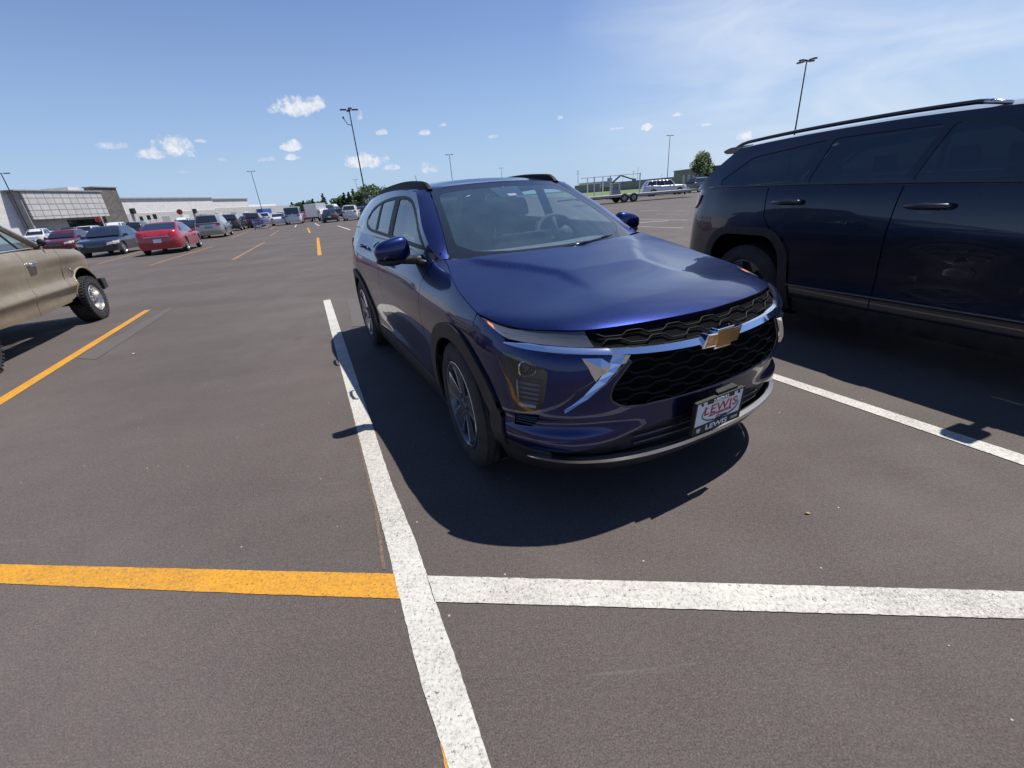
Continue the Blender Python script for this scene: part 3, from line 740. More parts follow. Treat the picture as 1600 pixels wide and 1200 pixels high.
        rq = [(S(3.135), .34)]+[(S(x), z) for x, z in arc(RX, AZ, .448, 181, 128, 14)]+[(S(3.426), .86), (S(3.526), 1.0), (S(3.506), bl(3.506)), (S(3.8), 1.20), (S(4.2), 1.2), (HB.L-.75, 1.17), (HB.L-.75, .40), (S(RX+AR), .40)]+sarc(RX, 5, 178, AR, 30)+[(S(RX-AR), .34)]
        patch('rear_fender', M2(rq), fn, P, car, .04, .03, solid=.006)
        # black rocker and arch trims
        rk = [(S(AX+AR+.01), .18), (S(RX-AR-.01), .18), (S(RX-AR-.01), .338), (S(AX+AR+.01), .338)]
        patch('rocker_cladding', M2(rk), lambda q, z: hp(q, z, .006), BP, car, .05, .03, solid=.01)
        for cx, a0, a1 in ((AX, -22, 184), (RX, -12, 200)):
            ro_ = arc(cx, AZ, .462, a0, a1, 30); ri = arc(cx, AZ, .383, a1, a0, 30)
            pts = [(S(x), max(z, .17)) for x, z in ro_+ri]
            cl = patch('arch_trim', M2(pts), lambda q, z: hp(q, z, .014), BP, car, .03, .03, solid=.014)
            # wheel well
            ww = MB(); n = 24; V = []
            for yy in (.862, .60):
                for x, z in arc(cx, AZ, .392, -25, 205, n): V.append((x, s*yy, z))
            ww.add(V, [(i, i+1, n+2+i, n+1+i) for i in range(n)]); m_ = n//2
            ww.add([(x, s*.60, z) for x, z in arc(cx, AZ, .392, -25, 205, n)], [tuple(range(n+1))]); ww.build('wheel_well', M_['dark_void'], car)
        # character crease reflectors: door handles
        for hx, hz in ((2.30, .972), (3.235, 1.038)):
            h = empty('door_handle'); h.parent = d1 if hx < 2.5 else d2
            y0 = hp(S(hx), hz)[1]
            cup = MB(); cup.prism([(hx+.055*math.cos(t), hz+.032*math.sin(t)) for t in np.linspace(0, 2*math.pi, 18)[:-1]], lambda a_, b_, t: (a_, s*(hp(S(a_), b_)[1]+t), b_), -.012, .0015); cup.build('handle_recess', M_['gloss_black'], h)
            g = MB(); g.tube([(hx-.10, s*(y0+.004), hz+.012), (hx-.085, s*(y0+.03), hz+.012), (hx, s*(y0+.038), hz+.013), (hx+.085, s*(y0+.03), hz+.014), (hx+.10, s*(y0+.004), hz+.014)], .013, 8, flat=.8); g.build('handle_grip', P, h, smooth=True)
        # ---- greenhouse side
        gl_out = spline2([(1.545, 1.108), (1.9, 1.120), (2.5, 1.142), (3.0, 1.160), (3.25, 1.175), (3.42, 1.21), (3.50, 1.275), (3.42, 1.345), (3.2, 1.395), (2.9, 1.425), (2.5, 1.437), (2.22, 1.422), (2.06, 1.385), (1.85, 1.285), (1.655, 1.175)], 4, closed=True)
        zc = lambda x: float(H_ROOF(x))
        skin = [(1.36, 1.07), (1.5, 1.085), (2.0, 1.095), (3.0, 1.125), (3.5, 1.15), (4.0, 1.17), (4.32, 1.17), (4.26, 1.25), (4.10, 1.37), (4.02, 1.405)]+[(x, zc(x)) for x in (3.9, 3.6, 3.3, 3.0, 2.7, 2.4, 2.2, 2.12)]+[(2.08, 1.447), (1.918, 1.36), (1.724, 1.255), (1.513, 1.135)]
        GF = lambda off: (lambda x, z: (x, s*HG(x, z, off), z))
        patch('pillar_frame', skin, GF(0), P, car, .035, .025, solid=.008, holes=[gl_out])
        # black window surround
        inner1 = [(1.62, 1.134), (2.435, 1.162), (2.445, 1.415), (2.24, 1.405), (2.08, 1.370), (1.87, 1.268), (1.70, 1.172)]
        inner2 = [(2.570, 1.166), (2.97, 1.181), (3.01, 1.398), (2.9, 1.406), (2.575, 1.416)]
        inner3 = [(3.03, 1.18), (3.22, 1.192), (3.38, 1.222), (3.455, 1.275), (3.39, 1.33), (3.2, 1.378), (3.068, 1.398)]
        patch('window_surround', gl_out, GF(.002), BP, car, .035, .03, solid=.012, holes=[rounded(inner1, .02, 3), rounded(inner2, .02, 3), rounded(inner3, .02, 3)])
        for nm, poly, gm in (('front_window', inner1, M_['glass_side']), ('rear_window', inner2, M_['glass_side']), ('quarter_window', inner3, M_['glass_side'])):
            patch(nm, rounded(poly, .02, 3), GF(-.003), gm, car, .05, .05)
        # mirror
        mi = empty('side_mirror'); mi.parent = car
        mb = MB(); nu, nv = 22, 14; c = Vector((1.70, s*.945, 1.118))
        V = []
        for j in range(nv+1):
            ph = math.pi*j/nv
            for i in range(nu):
                t = 2*math.pi*i/nu; cx, cy, cz = math.sin(ph)*math.cos(t), math.cos(ph), math.sin(ph)*math.sin(t)
                p_ = lambda v, e: math.copysign(abs(v)**e, v)
                x = p_(cx, .8)*.062; y = p_(cy, .62)*.110; z = p_(cz, .72)*.074
                z *= 1-.24*(y/.112); z -= .004*(y/.112)
                if x > .035: x = .035+(x-.035)*.2
                V.append(c+Vector((x-.012-.25*max(0, -y)*0, s*y, z)))
        mb.add(V, [(j*nu+i, (j+1)*nu+i, (j+1)*nu+(i+1) % nu, j*nu+(i+1) % nu) for j in range(nv) for i in range(nu)])
        mb.build('mirror_housing', P, mi, smooth=True, weld=1e-4)
        g = MB(); g.prism(rounded([(-.10, -.06), (.09, -.06), (.09, .055), (-.10, .06)], .03, 4), lambda a_, b_, t: (1.728+t, s*(.945+a_*-1), 1.118+b_), -.002, .006); g.build('mirror_glass', M_['chrome'], mi)
        am_ = MB(); am_.tube([(1.60, s*.765, 1.055), (1.64, s*.81, 1.052), (1.685, s*.88, 1.058), (1.69, s*.97, 1.068)], [.045, .046, .046, .034], 10, flat=.62); am_.tube([(1.50, s*.80, 1.045), (1.66, s*.80, 1.05)], [.02, .03], 8, flat=.6)
        am_.build('mirror_arm', BP, mi, smooth=True)
        bs = MB(); bs.tube([(1.685, s*(.86+.19*k/8), 1.064-.012*math.sin(math.pi*k/8)) for k in range(9)], [.03, .045, .052, .055, .056, .055, .052, .042, .02], 10, flat=.42, up=(0, 0, 1)); bs.build('mirror_base', BP, mi, smooth=True)
        # roof rail
        rl = MB(); px_ = np.linspace(2.05, 3.74, 40); V = []
        for x in px_:
            u = (x-2.05)/1.69; hgt = .042*min(1, math.sin(math.pi*min(u/.13, .5)))*max(0., min(1, math.sin(math.pi*min((1-u)/.30, .5))))**.8; z0 = HR(x, .53)-.012
            V += [(x, s*.552, z0), (x, s*(.545-.006), z0+.012+hgt*.95), (x, s*.530, z0+.014+hgt), (x, s*.512, z0+.012+hgt*.9), (x, s*.505, z0)]
        rl.add(V, [(j*5+i, (j+1)*5+i, (j+1)*5+i+1, j*5+i+1) for j in range(39) for i in range(4)]); rl.build('roof_rail', M_['mesh'], car, smooth=True, angle=35)
        rl = MB(); px_ = np.linspace(2.05, 3.72, 26); pts = []; rs = []
        for i, x in enumerate(px_):
            u = i/25; hgt = .048*math.sin(math.pi*min(u/.16, .5))*math.sin(math.pi*min((1-u)/.25, .5)); zz = HR(x, .53)+hgt
            pts.append((x, s*(.530-.012*u), zz)); rs.append(.024 if 0 < i < 25 else .012)
        hero_wheel(car, (AX, s*.797, AZ), s, R(-4) if True else 0)
        hero_wheel(car, (RX, s*.797, AZ), s)
        tl = patch('tail_lamp', M2([(S(4.12), .99), (HB.L-.45, 1.0), (HB.L-.45, 1.085), (S(4.02), 1.095)]), lambda q, z: hp(q, z, .012), M_['red_lens'], car, .03, .03, solid=.01)
    # ---- windscreen
    ws_o = [(0, 1.042), (.35, 1.044), (.55, 1.05), (.695, 1.066), (.665, 1.14), (.61, 1.27), (.56, 1.38), (.53, 1.440), (.50, 1.459), (.3, 1.474), (0, 1.480)]
    ws_i = [(0, 1.075), (.35, 1.078), (.54, 1.09), (.615, 1.13), (.605, 1.17), (.565, 1.27), (.52, 1.375), (.495, 1.415), (.46, 1.428), (.3, 1.440), (0, 1.446)]
    WF = lambda off: (lambda y, z: (HW(y, z, off), y, z))
    ring_ = ws_o+ws_i[::-1]
    patch('windscreen_border', ring_, WF(0.002), M_['frit'], car, .03, .02, both=True)
    patch('windscreen', ws_i, WF(0.0), M_['glass_ws'], car, .04, .03, both=True)
    br = MB(); br.prism([(.12, 1.448), (.095, 1.372), (-.09, 1.372), (-.115, 1.448)], lambda a_, b_, t: (HW(a_, b_)+t, a_, b_), .003, .05); br.build('camera_cover', M_['frit'], car)
    cs = MB(); cs.prism([(.035, 1.392), (.03, 1.378), (-.03, 1.378), (-.035, 1.392)], lambda a_, b_, t: (HW(a_, b_)+t, a_, b_), -.001, .0028); cs.build('camera_window', M_['silver_dull'], car)
    # painted A pillars (between windscreen and side skin)
    for s in (1, -1):
        ap = MB(); V = []
        prm = [(.700, 1.066, 1.36, 1.07), (.668, 1.14, 1.525, 1.135), (.613, 1.27, 1.75, 1.26), (.563, 1.38, 1.955, 1.37), (.533, 1.440, 2.065, 1.438), (.50, 1.462, 2.12, float(H_ROOF(2.12)))]
        yz = hermite([p[1] for p in prm], [p[0] for p in prm]); xx = hermite([p[1] for p in prm], [p[2] for p in prm])
        for z in np.linspace(1.066, 1.462, 18):
            yw = float(yz(z)); A = Vector((HW(yw, z), yw, z)); xg = float(xx(z)); zg = z+.0; B = Vector((xg, HG(xg, min(zg, 1.455)), min(zg, 1.455)))
            mid = (A+B)/2+Vector((-.004, .010, .004))
            for t in np.linspace(0, 1, 7): q = A*(1-t)**2+2*mid*t*(1-t)+B*t*t; V.append((q.x, s*q.y, q.z))
        ap.add(V, [(j*7+i, j*7+i+1, (j+1)*7+i+1, (j+1)*7+i) for j in range(17) for i in range(6)]); ap.build('windscreen_pillar', P, car, smooth=True)
    # roof
    rfm = MB(); xs = [None]*30; ts = np.linspace(-1, 1, 33)
    V = []
    for i in range(30):
        u = i/29
        for t in ts:
            x0 = HW(abs(t)*.50, 1.476)+.004; x1 = 4.16
            x = x0+(x1-x0)*u; yr = float(H_RY(x)) if u > .06 else float(np.interp(u, [0, .06], [.515, float(H_RY(2.15))]))
            z = float(H_ROOF(x))+.052*(1-min(abs(t), 1)**2.3)
            if u < .08: z = min(z, 1.482+.2*u-.022*abs(t)**2.3) if abs(t) < 2 else z
            V.append((x, yr*t, z))
    rfm.add(V, [(j*33+i, j*33+i+1, (j+1)*33+i+1, (j+1)*33+i) for j in range(29) for i in range(32)]); rfm.build('roof', P, car, smooth=True, solid=.01)
    spz = MB(); spz.prism([(4.12, 1.415), (4.16, 1.47), (4.38, 1.445), (4.42, 1.43), (4.40, 1.415)], lambda a_, b_, t: (a_, t, b_), -.54, .54); spz.build('rear_spoiler', P, car, bevel=.008)
    rg = MB(); rg.grid(lambda y, v: (4.20+.20*(1-v)-.06*(abs(y)/.6)**2, y*(1-.1*v), 1.18+.24*v), np.linspace(-.62, .62, 12), np.linspace(0, 1, 6)); rg.build('rear_glass', M_['glass_dark'], car, smooth=True)
    tg = [(HB.L-.76, .40), (HB.L, .40), (HB.L, 1.2), (HB.L-.76, 1.2)]
    patch('tailgate', tg, lambda q, z: hp(q, z), P, car, .05, .04, both=True, solid=.006)
    for s in (1, -1):
        cp_ = MB(); cp_.add([(4.32, s*HG(4.32, 1.17), 1.17), (4.44, s*.60, 1.17), (4.22, s*.52, 1.41), (4.02, s*HG(4.02, 1.405), 1.405)], [(0, 1, 2, 3)]); cp_.build('rear_pillar', P, car, solid=.01)
    rb = [(HB.L-.78, .20), (HB.L, .20), (HB.L, .40), (S(RX+AR), .40), (S(RX+AR)+.01, .2)]
    patch('rear_bumper', [(S(RX+AR), .2), (HB.L, .2), (HB.L, .398), (S(RX+AR), .398)], lambda q, z: hp(q, z, .004), BP, car, .06, .04, both=True, solid=.01)
    # antenna
    an = MB(); an.tube([(3.95, 0, 1.465), (4.02, 0, 1.50)], [.028, .014], 8); an.tube([(4.0, 0, 1.49), (4.10, 0, 1.66)], [.0045, .003], 6); an.build('antenna', BP, car, smooth=True)
    # wiper arms and cowl
    cw = MB(); cw.grid(lambda y, v: ((float(cow(min(abs(y), .73)))-.02)*(1-v)+(HW(y, 1.044)+.01)*v, y, (HH(float(cow(min(abs(y), .73)))-.02, y)-.026)*(1-v)+1.036*v), np.linspace(-.70, .70, 25), [0, .5, 1]); cw.build('cowl', BP, car, smooth=True)
    wp = MB()
    def wiper(y0, y1, z1, yb0, yb1, zb0, zb1):
        wp.tube([(HW(y0, 1.05)-.015, y0, 1.052), (HW((y0+y1)/2, 1.06, 0)-.028, (y0+y1)/2, (1.05+z1)/2+.012), (HW(y1, z1)-.02, y1, z1+.008)], [.010, .008, .005], 6)
        wp.tube([(HW(y, z)-.010, y, z) for y, z in zip(np.linspace(yb0, yb1, 12), np.linspace(zb0, zb1, 12))], .006, 5, flat=1.3)
    wiper(.06, -.32, 1.075, .20, -.46, 1.052, 1.086); wiper(.62, .28, 1.056, .60, .05, 1.060, 1.052)
    wp.build('wiper', M_['gloss_black'], car, smooth=True)
    # ---- dark inner tub so nothing shows through the gaps
    ib = MB(); ib.prism([(.34, .20), (.34, .66), (.45, .78), (1.2, .90), (1.3, .95), (4.3, 1.0), (4.4, .3), (4.2, .19)], lambda a_, b_, t: (a_, t, b_), -.58, .58); ib.build('underbody', M_['dark_void'], car)
    sc = MB()
    for s in (1, -1):
        V, F = region([(S(1.31), .18), (S(3.17), .18), (S(3.17), .80), (S(3.45), 1.04), (S(1.32), .98), (S(1.31), .80)], .08, .06); sc.add([hp(s*q, z, -.022) for q, z in V], F)
        V, F = region([(S(4.02), .20), (HB.L-.1, .20), (HB.L-.1, 1.1), (S(3.9), 1.1)], .08, .06); sc.add([hp(s*q, z, -.022) for q, z in V], F)
        V, F = region([(.0, .18), (S(.47), .18), (S(.47), .60), (S(.6), .76), (S(1.30), .86), (S(1.3), .95), (S(.7), .86), (1.2, .86), (.9, .82), (0, .80)], .06, .05); sc.add([hp(s*q, z, -.11) for q, z in V], F)
    sc.build('inner_panel', M_['dark_void'], car)
    # ---- cabin
    db = MB(); db.grid(lambda y, v: (1.20+.16*(abs(y)/.7)**2+.50*v, y, 1.035+.045*math.sin(v*2.2)-.05*v*v), np.linspace(-.68, .68, 20), np.linspace(0, 1, 8))
    db.grid(lambda y, v: (1.72+.05*v, y, 1.02-.35*v), np.linspace(-.68, .68, 8), [0, 1])
    do = db.build('dashboard', M_['cabin_grey'], car, smooth=True)
    sc2 = MB(); sc2.box((1.66, .02, 1.075), (.03, .46, .12)); sc2.build('screen', M_['gloss_black'], do, bevel=.01)
    st = MB(); c = Vector((1.80, -.37, 1.05)); ax = Vector((-.35, 0, .18)).normalized(); u_ = Vector((0, 1, 0)); v_ = ax.cross(u_).normalized()
    st.tube([c+(u_*math.cos(t)+v_*math.sin(t))*.185 for t in np.linspace(0, 2*math.pi, 33)], .017, 8, cap=False); st.tube([c+u_*.18, c, c-u_*.18], .02, 6); st.tube([c, c-ax*-.12], .05, 8); st.tube([c, c+v_*-.17], .018, 6); st.build('steering_wheel', M_['cabin'], car, smooth=True)
    for (x0, y0) in ((2.25, .37), (2.25, -.37), (3.15, .40), (3.15, -.40), (3.15, 0)):
        se = MB(); w2 = .25 if x0 < 3 else .19
        bk = lambda u, v: (x0+.05+.16*v+.06*math.sin(u*math.pi)*0, y0+w2*(u-.5)*2*(1-.25*v*v), .55+.66*v)
        se.prism(rounded([(-w2, .50), (w2, .50), (w2*.92, .95), (w2*.72, 1.19), (-w2*.72, 1.19), (-w2*.92, .95)], .06, 4), lambda a_, b_, t: (x0+.04+(b_-.5)*.26+t, y0+a_, b_), -.06, .07)
        se.box((x0-.22, y0, .50), (.50, 2*w2, .16))
        so = se.build('seat', M_['cabin'], car, bevel=.02)
        hr = MB(); hr.prism(rounded([(-.12, 1.215), (.12, 1.215), (.10, 1.36), (-.10, 1.36)], .04, 4), lambda a_, b_, t: (x0+.06+(b_-.5)*.24+t, y0+a_, b_), -.05, .05); hr.tube([(x0+.22, y0-.04, 1.15), (x0+.23, y0-.04, 1.25)], .008, 6); hr.tube([(x0+.22, y0+.04, 1.15), (x0+.23, y0+.04, 1.25)], .008, 6)
        hr.build('headrest', M_['cabin'], so, bevel=.015)
    rm = MB(); rm.box((2.02, 0, 1.375), (.03, .24, .07)); rm.tube([(1.96, 0, 1.44), (2.01, 0, 1.39)], .012, 6); rm.build('rear_view_mirror', M_['gloss_black'], car, bevel=.012)
    for s in (1, -1):
        dp = MB(); dp.grid(lambda x, v: (x, s*(.80-.03*v), .5+.6*v), [1.4, 2.0, 2.5, 3.0, 3.5], [0, .5, 1]); dp.build('door_panel', M_['cabin_grey'], car)
    hlm = MB(); hlm.grid(lambda y, x: (x, y, float(H_ROOF(x))+.015-.03*(abs(y)/.55)**2), np.linspace(-.55, .55, 9), np.linspace(2.12, 4.1, 8)); hlm.build('headliner', M_['headliner'], car, smooth=True)
    return car
M_['strip_band'] = mat('strip_band', (.055, .062, .08), .16, .2, coat=1)
M_['strip_glass'] = mat('grey_strip_lens', (.05, .055, .065), .10, coat=1)
M_['silver_dull'] = mat('dull_reflector', (.42, .44, .47), .3, .8)
M_['lamp_dark'] = mat('lamp_dark', (.13, .14, .155), .28, .5)
M_['mesh'] = mat('grille_mesh', (.006, .0065, .008), .55, spec=.14)
M_['lamp_dark2'] = mat('lamp_fin_grey', (.26, .27, .29), .3, .6)
build_hero()
# ---------------------------------------------------------------- ground, markings
def tex_chain(m):
    N, L, b = nodes(m); geo = N.new('ShaderNodeNewGeometry'); return N, L, b, geo.outputs['Position']
def nz(N, L, vec, scale, detail=4, rough=.55, st=None, rot=None):
    if st or rot:
        mp = N.new('ShaderNodeMapping')
        if st: mp.inputs['Scale'].default_value = st
        if rot: mp.inputs['Rotation'].default_value = rot
        L.new(vec, mp.inputs['Vector']); vec = mp.outputs[0]
    n = N.new('ShaderNodeTexNoise'); n.inputs['Scale'].default_value = scale; n.inputs['Detail'].default_value = detail; n.inputs['Roughness'].default_value = rough
    L.new(vec, n.inputs['Vector']); return n.outputs['Fac']
def mixn(N, L, kind, a, b_, fac=1.):
    m = N.new('ShaderNodeMixRGB'); m.blend_type = kind
    for s_, v in (('Fac', fac), ('Color1', a), ('Color2', b_)):
        if isinstance(v, (int, float)): m.inputs[s_].default_value = v
        elif isinstance(v, tuple): m.inputs[s_].default_value = (*v, 1)
        else: L.new(v, m.inputs[s_])
    return m.outputs[0]
def rmp(N, L, fac, pts):
    r = ramp(N, pts); L.new(fac, r.inputs['Fac']); return r.outputs[0]
def asphalt_color(N, L, P):
    big = rmp(N, L, nz(N, L, P, .35, 5), [(.3, (.073, .060, .054)), (.7, (.092, .077, .070))])
    streak = rmp(N, L, nz(N, L, P, .9, 5, .6, (.12, 1.2, 1), (0, 0, R(22))), [(.30, (.86, .86, .87)), (.52, (1, 1, 1)), (.75, (1.10, 1.09, 1.07))])
    c = mixn(N, L, 'MULTIPLY', big, streak)
    med = rmp(N, L, nz(N, L, P, 6, 6, .65), [(.3, (.94, .94, .94)), (.7, (1.05, 1.05, 1.04))]); c = mixn(N, L, 'MULTIPLY', c, med)
    grain = rmp(N, L, nz(N, L, P, 190, 2, .6), [(.30, (.55, .55, .56)), (.5, (1., 1., 1.)), (.70, (1.55, 1.52, 1.46))]); c = mixn(N, L, 'MULTIPLY', c, grain)
    g2 = rmp(N, L, nz(N, L, P, 55, 3, .6), [(.3, (.84, .84, .84)), (.5, (1., 1., 1.)), (.72, (1.18, 1.17, 1.15))]); c = mixn(N, L, 'MULTIPLY', c, g2)
    # dusty patches, oil drips and faint scuffs
    dust = rmp(N, L, nz(N, L, P, .55, 9, .72), [(.48, 0.), (.74, .20)]); c = mixn(N, L, 'MIX', c, (.20, .175, .155), dust)
    oil = rmp(N, L, nz(N, L, P, 1.7, 2, .4), [(.72, 0.), (.80, .40)]); c = mixn(N, L, 'MIX', c, (.022, .02, .02), oil)
    scf = rmp(N, L, nz(N, L, P, 2.2, 6, .62, (.25, 5, 1), (0, 0, R(63))), [(.69, 0.), (.75, .16), (.82, .03)]); c = mixn(N, L, 'MIX', c, (.26, .24, .22), scf)
    v = N.new('ShaderNodeTexVoronoi'); v.inputs['Scale'].default_value = 34; L.new(P, v.inputs['Vector'])
    sp = N.new('ShaderNodeSeparateColor'); L.new(v.outputs['Color'], sp.inputs[0])
    m1 = N.new('ShaderNodeMath'); m1.operation = 'GREATER_THAN'; m1.inputs[1].default_value = .985; L.new(sp.outputs[0], m1.inputs[0])
    m2 = N.new('ShaderNodeMath'); m2.operation = 'LESS_THAN'; m2.inputs[1].default_value = .13; L.new(v.outputs['Distance'], m2.inputs[0])
    m3 = N.new('ShaderNodeMath'); m3.operation = 'MULTIPLY'; L.new(m1.outputs[0], m3.inputs[0]); L.new(m2.outputs[0], m3.inputs[1])
    c = mixn(N, L, 'MIX', c, (.36, .33, .29), m3.outputs[0])
    return c
gm = mat('asphalt', (.07, .065, .062), .85, spec=.35)
def build_asphalt():
    N, L, b, P = tex_chain(gm); c = asphalt_color(N, L, P); L.new(c, b.inputs['Base Color'])
    L.new(rmp(N, L, nz(N, L, P, 3, 4), [(.3, .74), (.7, .92)]), b.inputs['Roughness'])
    bp = N.new('ShaderNodeBump'); bp.inputs['Strength'].default_value = .6; bp.inputs['Distance'].default_value = .0022; L.new(nz(N, L, P, 170, 3, .6), bp.inputs['Height']); L.new(bp.outputs[0], b.inputs['Normal'])
build_asphalt()
g_ = MB(); g_.add([(-4000, -300, 0), (4000, -300, 0), (4000, 8000, 0), (-4000, 8000, 0)], [(0, 1, 2, 3)]); tag(g_.build('ground', gm), kind='structure')
def paint_mat(name, col, worn=.5, lo=.345):
    m = mat(name, col, .75); N, L, b, P = tex_chain(m)
    base = rmp(N, L, nz(N, L, P, 5, 5), [(.3, tuple(c*.86 for c in col)), (.7, col)])
    base = mixn(N, L, 'MULTIPLY', base, rmp(N, L, nz(N, L, P, 90, 4, .75), [(.30, (.50, .49, .47)), (.48, (.95, .95, .95)), (.75, (1.12, 1.12, 1.12))]))
    base = mixn(N, L, 'MULTIPLY', base, rmp(N, L, nz(N, L, P, 9, 4, .6, (1, 7, 1), (0, 0, R(60))), [(.35, (.88, .88, .88)), (.6, (1, 1, 1))]))
    pit = rmp(N, L, nz(N, L, P, 75, 4, .8), [(lo, 1.), (lo+.07, 0.)])
    worn_ = rmp(N, L, nz(N, L, P, 1.5, 5, .6), [(.40, 0.), (.75, worn)])
    spk = rmp(N, L, nz(N, L, P, 160, 3, .8), [(.46, 0.), (.54, 1.)])
    w2 = mixn(N, L, 'MULTIPLY', worn_, spk); f = mixn(N, L, 'ADD', pit, w2)
    base = mixn(N, L, 'MIX', base, asphalt_color(N, L, P), f)
    L.new(base, b.inputs['Base Color'])
    bp = N.new('ShaderNodeBump'); bp.inputs['Strength'].default_value = .5; bp.inputs['Distance'].default_value = .0035; L.new(nz(N, L, P, 120, 4, .75), bp.inputs['Height']); L.new(bp.outputs[0], b.inputs['Normal'])
    return m
PW = paint_mat('road_paint_white', (.56, .535, .48), .6); PO = paint_mat('road_paint_orange', (.60, .275, .012), .5); PO2 = paint_mat('road_paint_orange_faded', (.40, .20, .07), 1., .42); PTR = paint_mat('road_paint_trace', (.20, .12, .065), 1., .46); PG = paint_mat('road_paint_ghost', (.105, .092, .082), .9, .42)
def strip(edge_a, edge_b, m, z=.004, name='painted_line', rag=.0014):
    """two edge polylines on the ground -> a painted sheet with slightly ragged borders"""
    def dens(P):
        P = [np.array(p[:2], float) for p in P]; out = []
        seg = [np.linalg.norm(b-a) for a, b in zip(P, P[1:])]; T = np.r_[0, np.cumsum(seg)]; n = max(2, min(400, int(T[-1]/.012)))
        for t in np.linspace(0, T[-1], n): out.append(np.array([np.interp(t, T, [p[0] for p in P]), np.interp(t, T, [p[1] for p in P])]))
        return out, n
    A, n = dens(edge_a); B, _ = dens(edge_b); B = [np.array([np.interp(i/(n-1), np.linspace(0, 1, len(B)), [b[k] for b in B]) for k in (0, 1)]) for i in range(n)]
    V = []
    for i, (a, b) in enumerate(zip(A, B)):
        d = (a-b)/max(np.linalg.norm(a-b), 1e-6); V += [(*(a+d*random.uniform(-rag, rag)), z), (*((a+b)/2), z), (*(b-d*random.uniform(-rag, rag)), z)]
    mb = MB(); mb.add(V, [(3*i+k, 3*i+k+1, 3*i+k+4, 3*i+k+3) for i in range(n-1) for k in (0, 1)]); o = mb.build(name, m); tag(o, kind='structure'); return o
G2 = lambda *pts: [at(*p)[:2] for p in pts]
def ext(P, a=0, b=0):
    P = [np.array(p) for p in P]
    if a: d = P[0]-P[1]; P = [P[0]+d/np.linalg.norm(d)*a]+P
    if b: d = P[-1]-P[-2]; P = P+[P[-1]+d/np.linalg.norm(d)*b]
    return P
wl = ext(G2((505, 470), (528, 560), (551, 645), (577, 745), (604, 850), (625, 936), (647, 1026), (662, 1082), (681, 1139), (702, 1200)), 0, 2.5)
wr = ext(G2((516, 468), (547, 560), (577, 650), (612, 755), (651, 850), (681, 942), (711, 1026), (737.5, 1105), (767.5, 1200)), 0, 2.5)
strip(wl, wr, PW)
strip(ext(G2((684, 1140), (688, 1165), (696, 1200)), 0, 1.5), ext(G2((689, 1140), (695, 1165), (704, 1200)), 0, 1.5), PO, .002)
strip(G2((536, 590), (583, 790), (597, 890)), G2((541, 590), (589, 790), (603, 890)), PTR, .002)
strip(ext(G2((668, 900.6), (1000, 909), (1600, 925)), .004, 6), ext(G2((681, 941), (1000, 950.5), (1600, 968)), .004, 6), PW, .004)
strip(ext(G2((0, 882), (400, 892), (617.5, 897)), 4, 0), ext(G2((0, 912), (400, 928.7), (625, 936)), 4, 0), PO, .0028)
strip(ext(G2((0, 622), (226, 485)), 2, 0), ext(G2((0, 634), (236, 484)), 2, 0), PO)
strip(G2((120, 560), (262, 482)), G2((150, 562), (272, 482)), PG)
strip(ext(G2((1205, 583), (1600, 712)), 4.0, 3.5), ext(G2((1205, 592), (1600, 728)), 4.0, 3.5), PW)
strip(G2((541, 467), (551, 510)), G2((562, 467), (570, 510)), PG)
for a0, a1, w, m in (((364, 406), (414, 378), .13, PO2), ((233, 415), (333, 385), .13, PO2), ((152, 413), (222, 393), .13, PO2), ((499.5, 399), (496.5, 371.5), .13, PO), ((484.5, 364), (480.5, 356), .13, PO), ((422, 369), (436, 360), .13, PO2),
                     ((461, 355), (463, 351.5), .13, PW), ((499, 353), (492, 349), .13, PW), ((547, 359), (528, 353), .13, PW), ((361, 372), (388, 362), .13, PO2), ((421, 358), (432, 353), .13, PO2)):
    a, b = at(*a0)[:2], at(*a1)[:2]; d = (b-a)/np.linalg.norm(b-a); n = np.array([-d[1], d[0]])*w/2
    strip([a-n, b-n], [a+n, b+n], m)
for a0, a1 in (((986, 342.8), (1074, 344)), ((980, 349.2), (1044, 345)), ((984, 353.8), (1068, 356.3)), ((1026, 334.4), (1074, 335.2)), ((948, 325.5), (1032, 324.6)), ((976, 321.6), (1029, 320.4)), ((1000, 329.6), (1072, 329.0))):
    a, b = at(*a0)[:2], at(*a1)[:2]; n = np.array([0, .07])
    strip([a-n, b-n], [a+n, b+n], PW)
# long paving joint across the aisle
strip(G2((150, 404), (380, 388.5), (520, 380.5), (560, 378)), G2((150, 405), (380, 389.6), (520, 381.5), (560, 379)), PG, .003)
# grass field on the right, behind the lot
grm = mat('grass', (.07, .11, .03), .9); 
def build_grass():
    N, L, b, P = tex_chain(grm)
    c = rmp(N, L, nz(N, L, P, .25, 6, .6), [(.3, (.085, .12, .035)), (.55, (.11, .155, .045)), (.75, (.17, .17, .08))]); L.new(c, b.inputs['Base Color'])
build_grass()
mb = MB(); q = [at(905, 309.2), at(1100, 299.5), (260, 700, 0), (40, 900, 0)]
mb.add([(p[0], p[1], .02) for p in q], [(0, 1, 2, 3)]); tag(mb.build('grass_field', grm), kind='structure')
mb = MB(); mb.add([(-260, 330, .02), (100, 520, .02), (200, 3000, .02), (-1500, 3000, .02)], [(0, 1, 2, 3)]); tag(mb.build('distant_field', grm), kind='structure')
